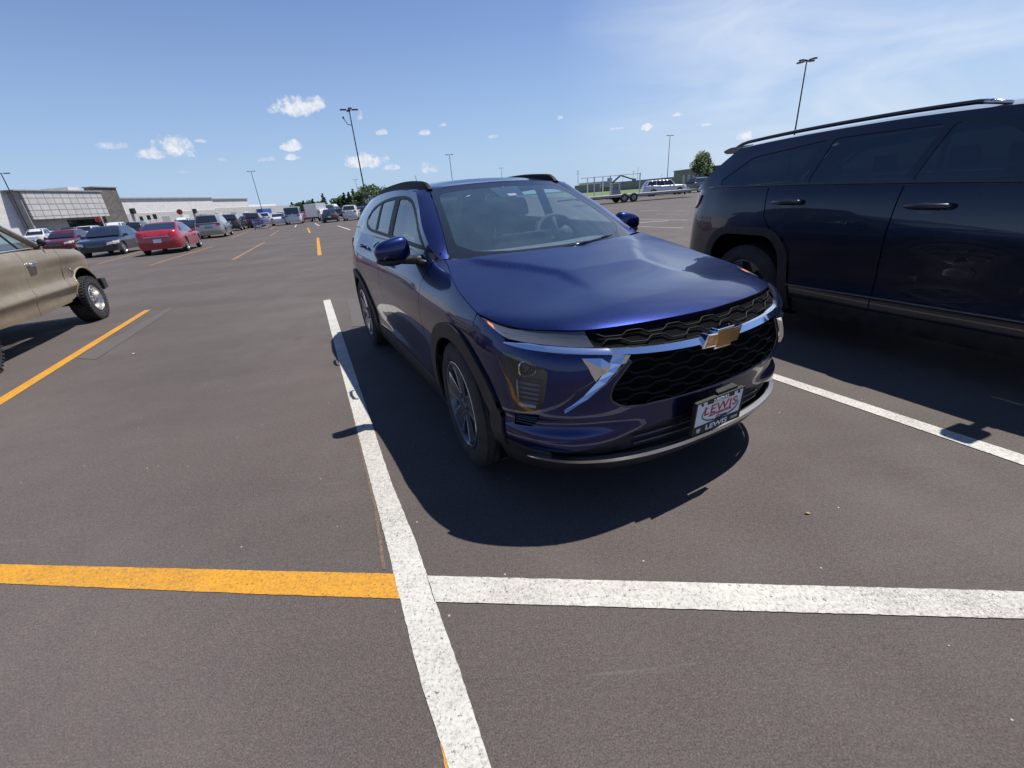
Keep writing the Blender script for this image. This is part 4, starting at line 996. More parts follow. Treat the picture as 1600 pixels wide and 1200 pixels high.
# curb between lot and grass
# ---------------------------------------------------------------- other vehicles
def rot_fwd(hd): return R(-90-hd)        # heading (clockwise from +Y) -> rotation of the car frame (x runs rearwards)
def place(o, nose_or_center, hd, xloc, yloc=0.):
    """put local point (xloc, yloc) of the vehicle at a ground point"""
    th = rot_fwd(hd); o.rotation_euler = (0, 0, th); c, s = math.cos(th), math.sin(th)
    o.location = (nose_or_center[0]-(c*xloc-s*yloc), nose_or_center[1]-(s*xloc+c*yloc), 0)
def simple_wheel(parent, pos, s, r, w, rr, rim_m, spokes=5, steer=0., det=20):
    k = empty('wheel', pos); k.parent = parent; k.rotation_euler = (0, 0, (0 if s > 0 else math.pi)+steer); h = w/2
    mb = MB(); mb.lathe([(rr-.01, -h*.8), (rr+.02, -h), (r-.04, -h), (r, -h*.75), (r, h*.75), (r-.04, h), (rr+.02, h), (rr-.01, h*.8)], det); mb.build('tyre', M_['rubber'], k, smooth=True, angle=40)
    mb = MB(); mb.lathe([(rr, h*.85), (rr-.015, h*.9), (rr-.04, h*.5), (.07, h*.35), (.065, h*.65), (0, h*.7)], det)
    for i in range(spokes):
        t = 2*math.pi*i/spokes; c, s_ = math.cos(t), math.sin(t)
        P = [(.05, -.03), (rr-.01, -.045), (rr-.01, .045), (.05, .03)]; V = [(a*c-b*s_, y, a*s_+b*c) for y in (h*.82, h*.4) for a, b in P]
        mb.add(V, [(0, 1, 2, 3), (7, 6, 5, 4), (0, 4, 5, 1), (1, 5, 6, 2), (2, 6, 7, 3), (3, 7, 4, 0)])
    mb.build('rim', rim_m, k, smooth=False)
    return k
def vehicle(name, label, cat, paint, L, W, prof, gh, ax, r=.33, sill=.24, rw=.2, du=.12, face='both', group=None, rim=None, wins=3, rails=False, glass_m=None, nose=.16, roofm=None, trim=None, roofy=None, plate=True):
    """prof: top line of the body (x,z); gh: greenhouse side outline 4 points base-front, roof-front, roof-rear, base-rear"""
    root = empty(name, label=label, cat=cat, group=group); G_ = glass_m or M_['glass_bg']; rim = rim or M_['silver']
    zt = hermite([p[0] for p in prof], [p[1] for p in prof]); zb = max(p[1] for p in prof)
    plan = [(0, 0), (.012, W*.35), (nose*.35, W*.65), (nose, W*.86), (nose*2.6, W*.97), (.9, W), (L*.5, W), (L-.8, W), (L-.35, W*.96), (L-.12, W*.86), (L-.02, W*.6), (L, 0)]
    zn = [sill-.05, sill+.08, .45, .62, .80, zb, zb+.3]
    B = Body(plan, zn, [(('s', 0), [.10, .03, 0, .01, .05, .12, .2]), (('x', .9), [.07, .03, .005, 0, .01, .07, .12]), (('x', L*.5), [.07, .035, .02, .01, .012, .07, .12]), (('x', L-.9), [.07, .03, .005, 0, .01, .06, .12]), (('s', 99), [.10, .02, 0, .01, .03, .07, .12])])
    S = B.sx; AR = r+.055; n = 8; poly = [(0, sill)]
    pts = []
    for cx in ax:
        pts.append((S(cx-AR-.01), sill)); pts += [(S(x), max(z, sill)) for x, z in arc(cx, r, AR, 180, 0, 12)]; pts.append((S(cx+AR+.01), sill))
    poly += pts+[(B.L, sill)]
    ss = np.linspace(B.L, 0, 46); xs_ = [float(np.interp(q, B.s, B.P[:, 0])) for q in ss]
    poly += [(float(q), float(zt(x))) for q, x in zip(ss, xs_)]
    o = None
    V, F = region(poly, du, .11); mb = MB(); mb.add([B.p(q, z) for q, z in V], F); mb.add([B.p(-q, z) for q, z in V], [tuple(reversed(f)) for f in F])
    # top sheet (bonnet, deck)
    rows = []
    for q, x in zip(ss[::-1], xs_[::-1]):
        z = float(zt(x)); p = B.p(max(q, 1e-4), z); e = .035*min(p[1]/W*1.3, 1)
        rows.append([(p[0], p[1]*t, z+e*(1-t**4)) for t in (-1, -.8, -.4, 0, .4, .8, 1)])
    mb.add([p for row in rows for p in row], [(j*7+i, j*7+i+1, (j+1)*7+i+1, (j+1)*7+i) for j in range(len(rows)-1) for i in range(6)])
    body = mb.build('body', paint, root, smooth=True, weld=1e-3, angle=50)
    # underside block
    ub = MB(); ub.box((L/2, 0, sill+.13), (L*.9, W*1.2, .26)); ub.build('underbody', M_['dark_void'], root)
    # greenhouse
    (xa, za), (xb, zb2), (xc, zc2), (xd, zd) = gh; ry = roofy or W*.70; yb0 = B.p(S((xa+xd)/2), float(zt((xa+xd)/2)))[1]-.015
    def gy(x, z):
        t = (z-za)/(zb2-za); ed = min(1, max(0, (x-xa)/.5))*.04+min(1, max(0, (xd-x)/.5))*.05-.09
        return yb0+(ry-yb0)*max(t, -.3)+ed
    gpoly = spline2([(xa, za-.04), (xa+(xb-xa)*.5, (za+zb2)/2+.02), (xb, zb2)], 3)+spline2([(xb+.05, zb2), ((xb+xc)/2, max(zb2, zc2)+.01), (xc, zc2)], 3)+[((xc+xd)/2+.02, (zc2+zd)/2+.01), (xd, zd-.04)]
    gp = MB()
    for s in (1, -1):
        V, F = region(gpoly, .2, .1); gp.add([(x, s*gy(x, z), z) for x, z in V], F if s > 0 else [tuple(reversed(f)) for f in F])
    top = [p for p in gpoly]; n_ = len(top); V = []
    for x, z in top:
        y = gy(x, z); bow = .05 if x < (xb+xc)/2 else -.05
        V += [(x-bow*(1-t*t), y*t, z+.045*(1-t**4)*(1 if z > (za+zb2)/2+.1 else .3)) for t in (-1, -.85, -.5, 0, .5, .85, 1)]
    gp.add(V, [(j*7+i, j*7+i+1, (j+1)*7+i+1, (j+1)*7+i) for j in range(n_-1) for i in range(6)])
    gp.build('cabin_roof', roofm or paint, root, smooth=True, weld=1e-3, angle=40)
    def lerp(a, b, t): return a+(b-a)*t
    for s in (1, -1):
        # side windows: split between front and rear edges
        e = .055; hi, lo_ = .90, .10
        fx = lambda v: lerp(xa, xb, v)+.16-.03*v; bx = lambda v: lerp(xd, xc, v)-.14
        for k in range(wins):
            t0, t1 = (k+.0)/wins, (k+1.)/wins
            def wx(v, t): return lerp(fx(v), bx(v), t)
            g0 = .02 if k else 0; q = []
            for (v, t, g) in ((lo_, t0, g0), (lo_, t1, -.03 if k < wins-1 else 0), (hi, t1, -.03 if k < wins-1 else 0), (hi, t0, g0)):
                q.append((wx(v, t)+g, lerp(za, (zb2+zc2)/2, v)+.01))
            sw = MB(); V, F = region(rounded(q, .05, 3), .3, .2); sw.add([(x, s*(gy(x, z)+.006), z) for x, z in V], F)
            so = sw.build('side_window', G_, root, smooth=True); orient(so.data, (L/2, 0, .8)); rim_edges(so.data, .008)
        # mirrors, lamps
        mr = MB(); mr.prism(rounded([(xa+.28, za+.0), (xa+.44, za+.0), (xa+.42, za+.13), (xa+.30, za+.12)], .03, 2), lambda a_, b_, t: (a_, s*t, b_), W-.06, W+.13); mr.build('side_mirror', paint, root, bevel=.01)
        for cx in ax: simple_wheel(root, (cx, s*(W-rw/2-.015), r), s, r, rw, r*.66, rim)
        if face in ('both', 'front'):
            hq = [(S(nose*1.3)*.56, .545), (S(nose*3.0)*.98, .60), (S(nose*3.8), float(zt(nose*3))-.035), (S(nose*1.3)*.60, float(zt(.1))-.03)]
            V, F = region(rounded(hq, .03, 3), .1, .06); hm = MB(); hm.add([B.p(s*q_, z, .008) for q_, z in V], F); ho = hm.build('headlamp', M_['lamp_clear'], root, smooth=True); orient(ho.data, (L/2, 0, .6)); rim_edges(ho.data, .01)
        if face in ('both', 'rear'):
            ztl = float(zt(L-.3)); e0 = B.L-W*.62; hq = [(e0+.02, ztl-.28), (e0-.30, ztl-.20), (e0-.34, ztl-.07), (e0+.06, ztl-.08)]
            V, F = region(rounded(hq, .03, 3), .1, .06); hm = MB(); hm.add([B.p(s*q_, z, .008) for q_, z in V], F); ho = hm.build('tail_lamp', M_['red_lens'], root, smooth=True); orient(ho.data, (L/2, 0, .6)); rim_edges(ho.data, .01)
    # windscreen and rear glass
    for nm, (x0, z0), (x1, z1), sg in (('windscreen', (xa, za), (xb, zb2), -1), ('rear_window', (xd, zd), (xc, zc2), 1)):
        wm = MB(); V = []
        for v in np.linspace(.10, .90, 5):
            x = lerp(x0, x1, v)+ (0 if sg < 0 else .01); z = lerp(z0, z1, v)+.034; y = gy(lerp(x0, x1, v), z)-.045
            V += [(x+sg*(.05*(1-t*t)+.012), y*t, z) for t in np.linspace(-1, 1, 7)]
        wm.add(V, [(j*7+i, j*7+i+1, (j+1)*7+i+1, (j+1)*7+i) for j in range(4) for i in range(6)]); wo = wm.build(nm, G_, root, smooth=True); orient(wo.data, (L/2, 0, .8)); rim_edges(wo.data, .01)
    if face in ('both', 'front'):
        gq = [(-.36*W, .48), (.36*W, .48), (.44*W, .68), (-.44*W, .68)]; V, F = region(rounded(gq, .04, 3), .1, .08); gm_ = MB(); gm_.add([B.p(q_ if abs(q_) > 1e-3 else 1e-3, z, .006) for q_, z in V], F); go = gm_.build('grille', M_['gloss_black'], root, smooth=True); orient(go.data, (L/2, 0, .6))
    if face in ('both', 'rear') and plate:
        pm_ = MB(); pm_.box((L+.012, 0, .62), (.012, .32, .16)); pm_.build('rear_plate', M_['plate_white'], root)
    if trim:
        tb = MB(); qs = np.linspace(-W*.55, W*.55, 12); tb.tube([B.p((B.L-abs(q_))*(1 if q_ >= 0 else -1), trim, .01) for q_ in qs if abs(q_) > .01], .022, 6, up=(0, 0, 1)); tb.build('trim_bar', M_['chrome'], root)
    if rails:
        for s in (1, -1):
            rl = MB(); rl.tube([(x, s*(ry-.06), lerp(zb2, zc2, (x-xb)/(xc-xb))+.09) for x in np.linspace(xb+.2, xc-.1, 6)], .02, 6); rl.build('roof_rail', M_['black_plastic'], root)
    root['front'] = 0.0
    return root
def dup(root, paint=None, old=None, label=None, group=None):
    r = root.copy(); COL.objects.link(r)
    if label: r['label'] = label
    if group: r['group'] = group
    elif 'group' in r and group is None: pass
    def rec(src, par):
        for ch in [c for c in src.children]:
            k = ch.copy(); COL.objects.link(k); k.parent = par
            if paint and k.type == 'MESH' and len(k.material_slots) and k.material_slots[0].material == old:
                k.material_slots[0].link = 'OBJECT'; k.material_slots[0].material = paint
            rec(ch, k)
    rec(root, r); return r
M_['lamp_clear'] = mat('clear_lamp', (.62, .60, .52), .15, .2, coat=1)
PT = lambda nm, c, dark=None, me=.4: car_paint(nm, c, dark or tuple(x*.6 for x in c), me, .3, flake=False, dust=.12)
P_navy = PT('navy_paint', (.016, .028, .06)); P_red = PT('red_paint', (.42, .012, .03), me=.2); P_silver = PT('silver_paint', (.42, .41, .38), me=.7); P_black = PT('black_paint', (.012, .013, .016))
P_maroon = PT('maroon_paint', (.16, .012, .03)); P_white = PT('white_paint', (.72, .72, .72), me=0.); P_grey = PT('grey_paint', (.10, .105, .11)); P_plum = PT('plum_paint', (.07, .02, .045)); P_green = PT('dark_green_paint', (.03, .05, .05))
SEDAN = dict(L=4.6, W=.90, prof=[(0, .62), (.12, .72), (.5, .80), (1.2, .90), (1.5, .93), (3.6, .96), (4.0, .97), (4.45, .94), (4.6, .80)], gh=[(1.15, .90), (2.0, 1.40), (3.15, 1.40), (3.95, .98)], ax=(.9, 3.6), r=.32)
COUPE = dict(L=4.9, W=.93, prof=[(0, .60), (.12, .70), (.6, .79), (1.5, .88), (2.0, .91), (3.8, .95), (4.3, .98), (4.8, .97), (4.9, .82)], gh=[(1.45, .88), (2.35, 1.36), (3.35, 1.38), (4.35, .99)], ax=(.98, 3.85), r=.33, wins=2)
SUV = dict(L=4.7, W=.93, prof=[(0, .80), (.12, .90), (.5, .98), (1.2, 1.06), (3.0, 1.10), (4.5, 1.12), (4.7, 1.06)], gh=[(1.15, 1.05), (1.95, 1.64), (4.1, 1.66), (4.6, 1.14)], ax=(.9, 3.7), r=.36, rails=True)
MINIVAN = dict(L=5.0, W=.97, prof=[(0, .72), (.12, .82), (.5, .92), (1.0, 1.0), (3.0, 1.06), (4.8, 1.10), (5.0, 1.02)], gh=[(.95, .98), (1.95, 1.64), (4.45, 1.67), (4.92, 1.12)], ax=(.98, 4.0), r=.34, rails=True)
PICKUP = dict(L=5.8, W=1.0, prof=[(0, .92), (.1, 1.02), (.5, 1.10), (1.4, 1.16), (3.2, 1.18), (3.6, 1.26), (5.7, 1.26), (5.8, 1.2)], gh=[(1.35, 1.14), (2.1, 1.80), (3.2, 1.82), (3.55, 1.22)], ax=(1.0, 4.6), r=.40, wins=2, sill=.36)
VAN = dict(L=5.6, W=1.0, prof=[(0, .85), (.1, 1.0), (.5, 1.08), (.9, 1.12), (3.0, 1.12), (5.5, 1.12), (5.6, 1.1)], gh=[(.75, 1.08), (1.5, 1.98), (5.35, 2.02), (5.55, 1.14)], ax=(.95, 4.4), r=.37, wins=3, roofy=.90)
TOWARD = 158; AWAY = -22
def mk(spec, name, label, cat, paint, **kw): return vehicle(name, label, cat, paint, **{**spec, **kw})
c_ = mk(SEDAN, 'sedan', 'dark blue sedan facing us with two pale headlamps, left of the red sedan', 'car', P_navy, du=.06); place(c_, at(156, 402), TOWARD+2, 0); v_sed = c_
c_ = mk(COUPE, 'sedan', 'bright red low sedan seen from behind with thin chrome bar across its boot', 'car', P_red, du=.06, trim=.80, face='rear'); place(c_, at(254, 398), AWAY, 4.9); v_coupe = c_
c_ = mk(MINIVAN, 'minivan', 'silver minivan seen from behind, just beyond the red sedan', 'minivan', P_silver, du=.06, face='rear', plate=False); place(c_, at(331, 372.5), AWAY, 5.0); v_mini = c_
q_ = MB(); q_.box((5.02, 0, .80), (.012, .5, .14)); q_.build('plate_recess', M_['lamp_dark2'], c_)
c_ = mk(SUV, 'suv', 'black SUV seen from behind, beyond the silver minivan', 'SUV', P_black, face='rear'); place(c_, at(363, 361.5), AWAY, 4.7); v_suv = c_
c_ = dup(v_sed, P_maroon, P_navy, 'maroon sedan behind the tan truck bonnet, left of the navy sedan'); place(c_, at(92, 396), TOWARD, 0)
c_ = dup(v_suv, P_plum, P_black, 'plum coloured SUV with roof rails, behind the gap between maroon and navy sedans'); place(c_, at(112, 378), AWAY, 4.7)
c_ = dup(v_sed, P_grey, P_navy, 'dark grey sedan past the black SUV, in the same row'); place(c_, at(383, 357), AWAY, 4.6)
c_ = dup(v_suv, P_plum, P_black, 'plum coloured SUV alone beside the blue shopping carts'); place(c_, at(399, 356), AWAY, 4.7)
c_ = mk(PICKUP, 'pickup_truck', 'white pickup truck behind the tan truck windscreen post', 'pickup', P_white); place(c_, at(52, 384), TOWARD, 0); v_pick = c_
c_ = dup(v_suv, None, None, 'black SUV in the row behind the maroon sedan, leftmost of the dark ones'); place(c_, at(75, 375), AWAY, 4.7)
c_ = dup(v_pick, None, None, 'white pickup truck with its cab roof above the navy sedan'); place(c_, at(176, 376), TOWARD, 0)
c_ = dup(v_suv, P_white, P_black, 'white SUV between plum SUV and navy sedan, mostly hidden'); place(c_, at(138, 378), AWAY, 4.7)
c_ = dup(v_suv, P_green, P_black, 'dark green SUV seen in the gap between navy and red sedans'); place(c_, at(214, 372), AWAY, 4.7)
c_ = dup(v_pick, None, None, 'white pickup truck whose roof shows above the red sedan'); place(c_, at(285, 365), TOWARD, 0)
c_ = dup(v_sed, P_black, P_navy, 'black sedan between the red sedan and the silver minivan'); place(c_, at(301, 372), AWAY, 4.6)
# far group in the middle of the lot
c_ = mk(VAN, 'van', 'white van with two dark rear door windows at the far end of the lot', 'van', P_white, face='rear', plate=False, wins=2); place(c_, at(460.5, 350.5), AWAY+2, 5.6); v_van = c_
for s in (1, -1):
    q_ = MB(); q_.prism(rounded([(-.33, 1.18), (.33, 1.18), (.30, 1.78), (-.30, 1.78)], .06, 3), lambda a_, b_, t: (5.56-.2*(b_-1.14)/.88+t, s*.44+a_, b_), .01, .04); q_.build('door_window', M_['glass_bg'], c_)
c_ = dup(v_sed, P_white, P_navy, 'white sedan seen from behind, left of the white van'); place(c_, at(437, 352.5), AWAY, 4.6)
c_ = dup(v_suv, P_white, P_black, 'white SUV right of the blue shopping carts, left of the white sedan'); place(c_, at(416, 350), AWAY, 4.7)
c_ = dup(v_suv, P_white, P_black, 'white SUV behind the white sedan, against the store'); place(c_, at(441, 345.5), AWAY, 4.7)
c_ = dup(v_coupe, None, None, 'small red car right beside the white van'); place(c_, at(478, 346), AWAY+8, 4.9)
c_ = dup(v_sed, P_green, P_navy, 'dark green sedan parked in front of the white box truck'); place(c_, at(516.5, 347.5), AWAY+6, 4.6)
c_ = mk(SUV, 'suv', 'white SUV seen from behind, rightmost white car before the blue crossover', 'SUV', P_white, face='rear'); place(c_, at(548.5, 344.5), AWAY+10, 4.7)
c_ = dup(v_pick, P_black, P_white, 'black pickup truck between the green sedan and the white SUV'); place(c_, at(532, 341.5), AWAY+25, 5.8)
c_ = dup(v_pick, P_black, P_white, 'black pickup truck beside the orange barrel'); place(c_, at(565, 340), AWAY+25, 5.8)
c_ = dup(v_van, None, None, 'tall white van behind the white box truck'); place(c_, at(519, 340), 100, 2.5); c_.scale = (1, 1, 1.12)
# box truck
def box_truck():
    t = empty('box_truck', label='white box truck standing side on at the far end of the lot', cat='truck')
    b = MB(); b.box((4.1, 0, 1.85), (4.6, 2.2, 2.25)); b.build('cargo_box', P_white, t, bevel=.04)
    c = MB(); c.prism(rounded([(0, .5), (1.75, .5), (1.75, 2.0), (1.05, 2.0), (.75, 1.25), (.05, 1.1)], .12, 3), lambda a_, b_, u: (a_, u, b_), -.98, .98); c.build('cab', P_white, t, bevel=.03)
    for s in (1, -1):
        w = MB(); w.prism(rounded([(.85, 1.25), (1.6, 1.25), (1.6, 1.85), (1.1, 1.85)], .04, 2), lambda a_, b_, u: (a_, s*u, b_), .97, .99); w.build('side_window', M_['glass_bg'], t)
    w = MB(); w.prism([(-.85, 0), (.85, 0), (.75, 1), (-.75, 1)], lambda a_, b_, u: (.79+.26*b_-u, a_, 1.30+.62*b_), -.0, .02); w.build('windscreen', M_['glass_bg'], t)
    f = MB(); f.box((3.2, 0, .62), (6, .9, .2)); f.build('chassis', M_['dark_void'], t)
    for x in (.9, 4.9):
        for s in (1, -1): simple_wheel(t, (x, s*.88, .4), s, .4, .25, .24, M_['silver'])
    return t
c_ = box_truck(); place(c_, at(499, 345.5), 128, 2.4); c_.scale = (.66, .70, .78)
# ---------------------------------------------------------------- dark SUV on the right
def build_large_suv():
    car = empty('large_suv', label='very dark blue large SUV on the right with tinted windows and roof rails', cat='SUV')
    car.location = (4.551, 1.041, 0); car.rotation_euler = (0, 0, R(110))
    W = .965; L = 4.83
    plan = [(0, 0), (.02, .4), (.08, .68), (.20, .85), (.42, .93), (.8, .96), (2.4, .96), (3.8, .965), (4.3, .94), (4.6, .86), (4.76, .70), (4.81, .4), (4.83, 0)]
    zn = [.22, .34, .46, .56, .70, .88, 1.05, 1.20, 1.30, 1.4]
    B = Body(plan, zn, [(('s', 0), [.1, .05, .02, 0, 0, .02, .12, .3, .4, .5]), (('x', .9), [.06, .02, 0, 0, .0, .004, .03, .12, .2, .3]), (('x', 1.6), [.07, .03, .012, .022, .014, .0, .014, .06, .10, .14]), (('x', 2.6), [.07, .03, .012, .024, .016, .0, .012, .045, .085, .12]), (('x', 3.4), [.07, .03, .005, .01, .006, -.004, .008, .035, .075, .11]), (('x', 4.1), [.07, .03, .0, 0, 0, .0, .014, .04, .07, .10]), (('s', 99), [.1, 0, 0, .02, .03, .04, .05, .08, .12, .16])])
    P = M_['midnight']; S = B.sx; fn = lambda q, z: B.p(q, z); GB = M_['gloss_black']; BP = M_['black_plastic']
    belt = lambda x: float(np.interp(x, [1.3, 1.9, 2.6, 3.4, 4.3, 4.8], [1.20, 1.225, 1.25, 1.275, 1.29, 1.29]))
    roofz = hermite([1.5, 2.1, 2.6, 3.2, 3.8, 4.4], [1.58, 1.645, 1.668, 1.672, 1.66, 1.63])
    def G(x, z, off=0.):
        zb = belt(x); zr = float(roofz(x)); yb = B.p(S(x), zb)[1]; t = (z-zb)/(zr-zb); yr = .735-.03*max(0, (x-3.2))
        return yb-(yb-yr)*(max(t, 0)**1.2 if t > 0 else t*.5)+off
    zt = lambda x: float(np.interp(x, [0, .15, .4, 1.0, 1.45], [.95, 1.02, 1.07, 1.13, 1.18]))
    for s in (1, -1):
        mm = lambda pts: [(s*a, b) for a, b in pts]
        A1, A2, WR = .92, 3.80, .395; c0 = (2.4, 0, .7)
        def arch(cx, hw, top, base=.30, n=7):   # squared wheel arch outline rear->front
            return rounded([(cx-hw, base), (cx-hw*.80, top*.86), (cx-hw*.62, top), (cx+hw*.62, top), (cx+hw*.80, top*.86), (cx+hw, base)], .1, 4)[5:-5]
        # lower body panels
        fe = [(S(.02), .36), (S(A1-.50), .36)]+[(S(x), z) for x, z in [(A1-.50, .40), (A1-.38, .76), (A1-.27, .87), (A1+.27, .87), (A1+.38, .76), (A1+.50, .40)]]+[(S(1.54), .36), (S(1.54), 1.0), (S(1.50), 1.2)]+[(S(x), zt(x)) for x in (1.3, 1.1, .8, .5, .3)]+[(0.05, .95)]
        patch('front_fender', mm([(max(a, .01), b) for a, b in fe]), fn, P, car, .07, .05, solid=.01, centre=c0)
        f1 = [(S(1.55), .36), (S(2.60), .36), (S(2.605), .7), (S(2.60), belt(2.6))]+[(S(x), belt(x)) for x in (2.3, 2.0, 1.7)]+[(S(1.51), 1.2), (S(1.55), 1.0)]
        d1 = patch('front_door', mm(f1), fn, P, car, .05, .03, solid=.01, centre=c0)
        f2 = [(S(2.608), .36), (S(3.28), .36), (S(3.33), .52), (S(3.46), .84), (S(3.62), 1.04), (S(3.66), belt(3.66))]+[(S(x), belt(x)) for x in (3.4, 3.1, 2.8)]+[(S(2.608), belt(2.6)), (S(2.613), .7)]
        d2 = patch('rear_door', mm(f2), fn, P, car, .05, .03, solid=.01, centre=c0)
        f3 = [(S(3.288), .36), (S(3.30), .36), (S(A2-.40), .78), (S(A2-.28), .89), (S(A2+.28), .89), (S(A2+.40), .78), (S(A2+.47), .48), (B.L-.02, .48), (B.L-.02, 1.28), (S(4.5), belt(4.5)), (S(4.0), belt(4)), (S(3.67), belt(3.66)), (S(3.63), 1.04), (S(3.468), .84), (S(3.338), .52)]
        patch('rear_fender', mm(f3), fn, P, car, .05, .03, solid=.01, centre=c0)
        cl = [(S(1.50), .24), (S(3.22), .24), (S(3.22), .37), (S(1.50), .37)]
        patch('rocker_cladding', mm(cl), lambda q, z: B.p(q, z, .012), BP, car, .08, .05, solid=.015, centre=c0)
        st = MB(); st.tube([B.p(s*S(x), .475+.0*x, .010) for x in np.linspace(1.62, 3.28, 24)], .013, 6, flat=.5, up=(0, 0, 1)); st.build('side_moulding', M_['silver_dark'], car, smooth=True)
        rb = [(S(A2+.45), .30), (B.L-.02, .30), (B.L-.02, .47), (S(A2+.46), .47)]
        patch('rear_bumper', mm(rb), lambda q, z: B.p(q, z, .02), BP, car, .08, .05, solid=.015, centre=c0)
        for cx in (A1, A2):
            outl = rounded([(cx-.56, .24), (cx-.46, .80), (cx-.30, .945), (cx+.30, .945), (cx+.46, .80), (cx+.56, .24), (cx+.47, .24), (cx+.38, .76), (cx+.26, .875), (cx-.26, .875), (cx-.38, .76), (cx-.47, .24)], .10, 4)
            patch('arch_trim', mm([(S(max(a, .35)), b) for a, b in outl]), lambda q, z: B.p(q, z, .015), BP, car, .04, .04, solid=.02, centre=c0)
            ww = MB(); ww.prism(arc(cx, .42, .48, -40, 220, 24), lambda a_, b_, t: (a_, s*t, b_), .55, .60); V = []
            A_ = arc(cx, .42, .48, -30, 210, 24)
            for yy in (.93, .58): V += [(x, s*yy, z) for x, z in A_]
            ww.add(V, [(i, i+1, 26+i, 25+i) for i in range(24)]); ww.build('wheel_well', M_['dark_void'], car)
            simple_wheel(car, (cx, s*.80, .385), s, .385, .265, .25, M_['gloss_black'], det=40)
        # greenhouse
        sk = [(1.45, 1.19), (2.0, 1.225), (3.0, 1.26), (4.0, 1.28), (4.66, 1.29), (4.46, 1.45), (4.24, 1.62)]+[(x, float(roofz(x))) for x in (4.2, 3.9, 3.5, 3.1, 2.7, 2.3, 2.1)]+[(2.0, 1.63), (1.75, 1.45)]
        dlo = rounded([(1.72, 1.232), (4.38, 1.305), (4.32, 1.37), (4.02, 1.565), (3.4, 1.625), (2.5, 1.622), (2.18, 1.585)], .08, 4)
        patch('pillar_frame', mm(sk), lambda x, z: (abs(x), s*G(abs(x), z), z), P, car, .06, .04, solid=.01, holes=[mm(dlo)], centre=c0)
        w1 = [(1.80, 1.255), (2.57, 1.274), (2.48, 1.602), (2.25, 1.575), (2.0, 1.43)]; w2 = [(2.625, 1.276), (3.31, 1.293), (3.240, 1.607), (2.53, 1.604)]; w3 = [(3.355, 1.295), (4.24, 1.315), (4.26, 1.36), (3.98, 1.54), (3.285, 1.606)]
        hs = [mm(rounded(w, .03, 3)) for w in (w1, w2, w3)]
        patch('window_surround', mm(dlo), lambda x, z: (abs(x), s*G(abs(x), z, .003), z), GB, car, .06, .04, solid=.012, holes=hs, centre=c0)
        for nm, w in (('front_window', w1), ('rear_window', w2), ('quarter_window', w3)):
            patch(nm, mm(rounded(w, .03, 3)), lambda x, z: (abs(x), s*G(abs(x), z, -.003), z), M_['glass_dark'], car, .08, .06, centre=c0)
        # belt moulding, handles
        bm_ = MB(); bm_.tube([(x, s*(G(x, belt(x)+.012)+.006), belt(x)+.012) for x in np.linspace(1.62, 4.40, 30)], .011, 6, flat=.6, up=(0, 0, 1)); bm_.build('belt_moulding', GB, car, smooth=True)
        for hx, hz, dd in ((2.41, 1.115, d1), (3.42, 1.155, d2)):
            h = empty('door_handle'); h.parent = dd; y0 = B.p(S(hx), hz)[1]
            g = MB(); g.tube([(hx-.13, s*(y0+.004), hz), (hx-.11, s*(y0+.035), hz), (hx, s*(y0+.045), hz+.002), (hx+.11, s*(y0+.035), hz+.003), (hx+.13, s*(y0+.004), hz+.003)], .022, 8, flat=.8); g.build('handle_grip', P, h, smooth=True)
            cu = MB(); cu.prism([(hx+.07*math.cos(t), hz-.01+.04*math.sin(t)) for t in np.linspace(0, 2*math.pi, 18)[:-1]], lambda a_, b_, t: (a_, s*(B.p(S(a_), b_)[1]+t), b_), -.01, .002); cu.build('handle_recess', GB, h)
        # roof rail
        rl = MB(); X = np.linspace(2.30, 4.28, 30); rl.tube([(x, s*.685, float(roofz(x))+.022+.020*math.sin(math.pi*min((x-2.3)/.3, .5))*math.sin(math.pi*min((4.28-x)/.3, .5))) for x in X], [.012]+[.019]*28+[.012], 8, flat=.8, up=(0, 0, 1)); rl.build('roof_rail', GB, car, smooth=True)
        cap = MB(); cap.tube([(2.27, s*.685, float(roofz(2.27))+.016), (2.40, s*.685, float(roofz(2.4))+.040)], [.014, .021], 8, flat=.8); cap.build('rail_end', M_['silver'], car, smooth=True)
        tl = [(S(4.62), 1.10), (B.L-.46, 1.09), (B.L-.45, 1.21), (S(4.52), 1.235), (S(4.55), 1.15)]
        patch('tail_lamp', mm(tl), lambda q, z: B.p(q, z, .015), M_['red_lens'], car, .04, .03, solid=.02, centre=c0)
        mi = MB(); mi.prism(rounded([(1.60, 1.22), (1.75, 1.22), (1.73, 1.40), (1.60, 1.38)], .04, 3), lambda a_, b_, t: (a_, s*t, b_), .98, 1.16); mi.tube([(1.68, s*.90, 1.25), (1.68, s*1.0, 1.27)], .03, 6); mi.build('side_mirror', P, car, bevel=.02)
        hl = [(B.sy(.55), .80), (S(.40), .82), (S(.5), .96), (B.sy(.55), .92)]
        patch('headlamp', mm(hl), lambda q, z: B.p(q, z, .006), M_['lamp_clear'], car, .06, .04, solid=.02, centre=c0)
    tgp = [(B.L-.03, .3), (B.L, .3), (B.L, 1.29), (B.L-.03, 1.29)]
    patch('tailgate', tgp, fn, P, car, .05, .06, both=True)
    rf = MB(); V = []; X = np.linspace(1.95, 4.32, 26); T = np.linspace(-1, 1, 21)
    for x in X:
        for t in T: zr = float(roofz(max(x, 2.02))); V.append((x-.10*(1-t*t)*(1 if x < 2.2 else 0), G(x, zr)*t, zr+.06*(1-abs(t)**2.6)-(.07 if x < 2 else 0)*0))
    rf.add(V, [(j*21+i, j*21+i+1, (j+1)*21+i+1, (j+1)*21+i) for j in range(25) for i in range(20)]); rf.build('roof', P, car, smooth=True)
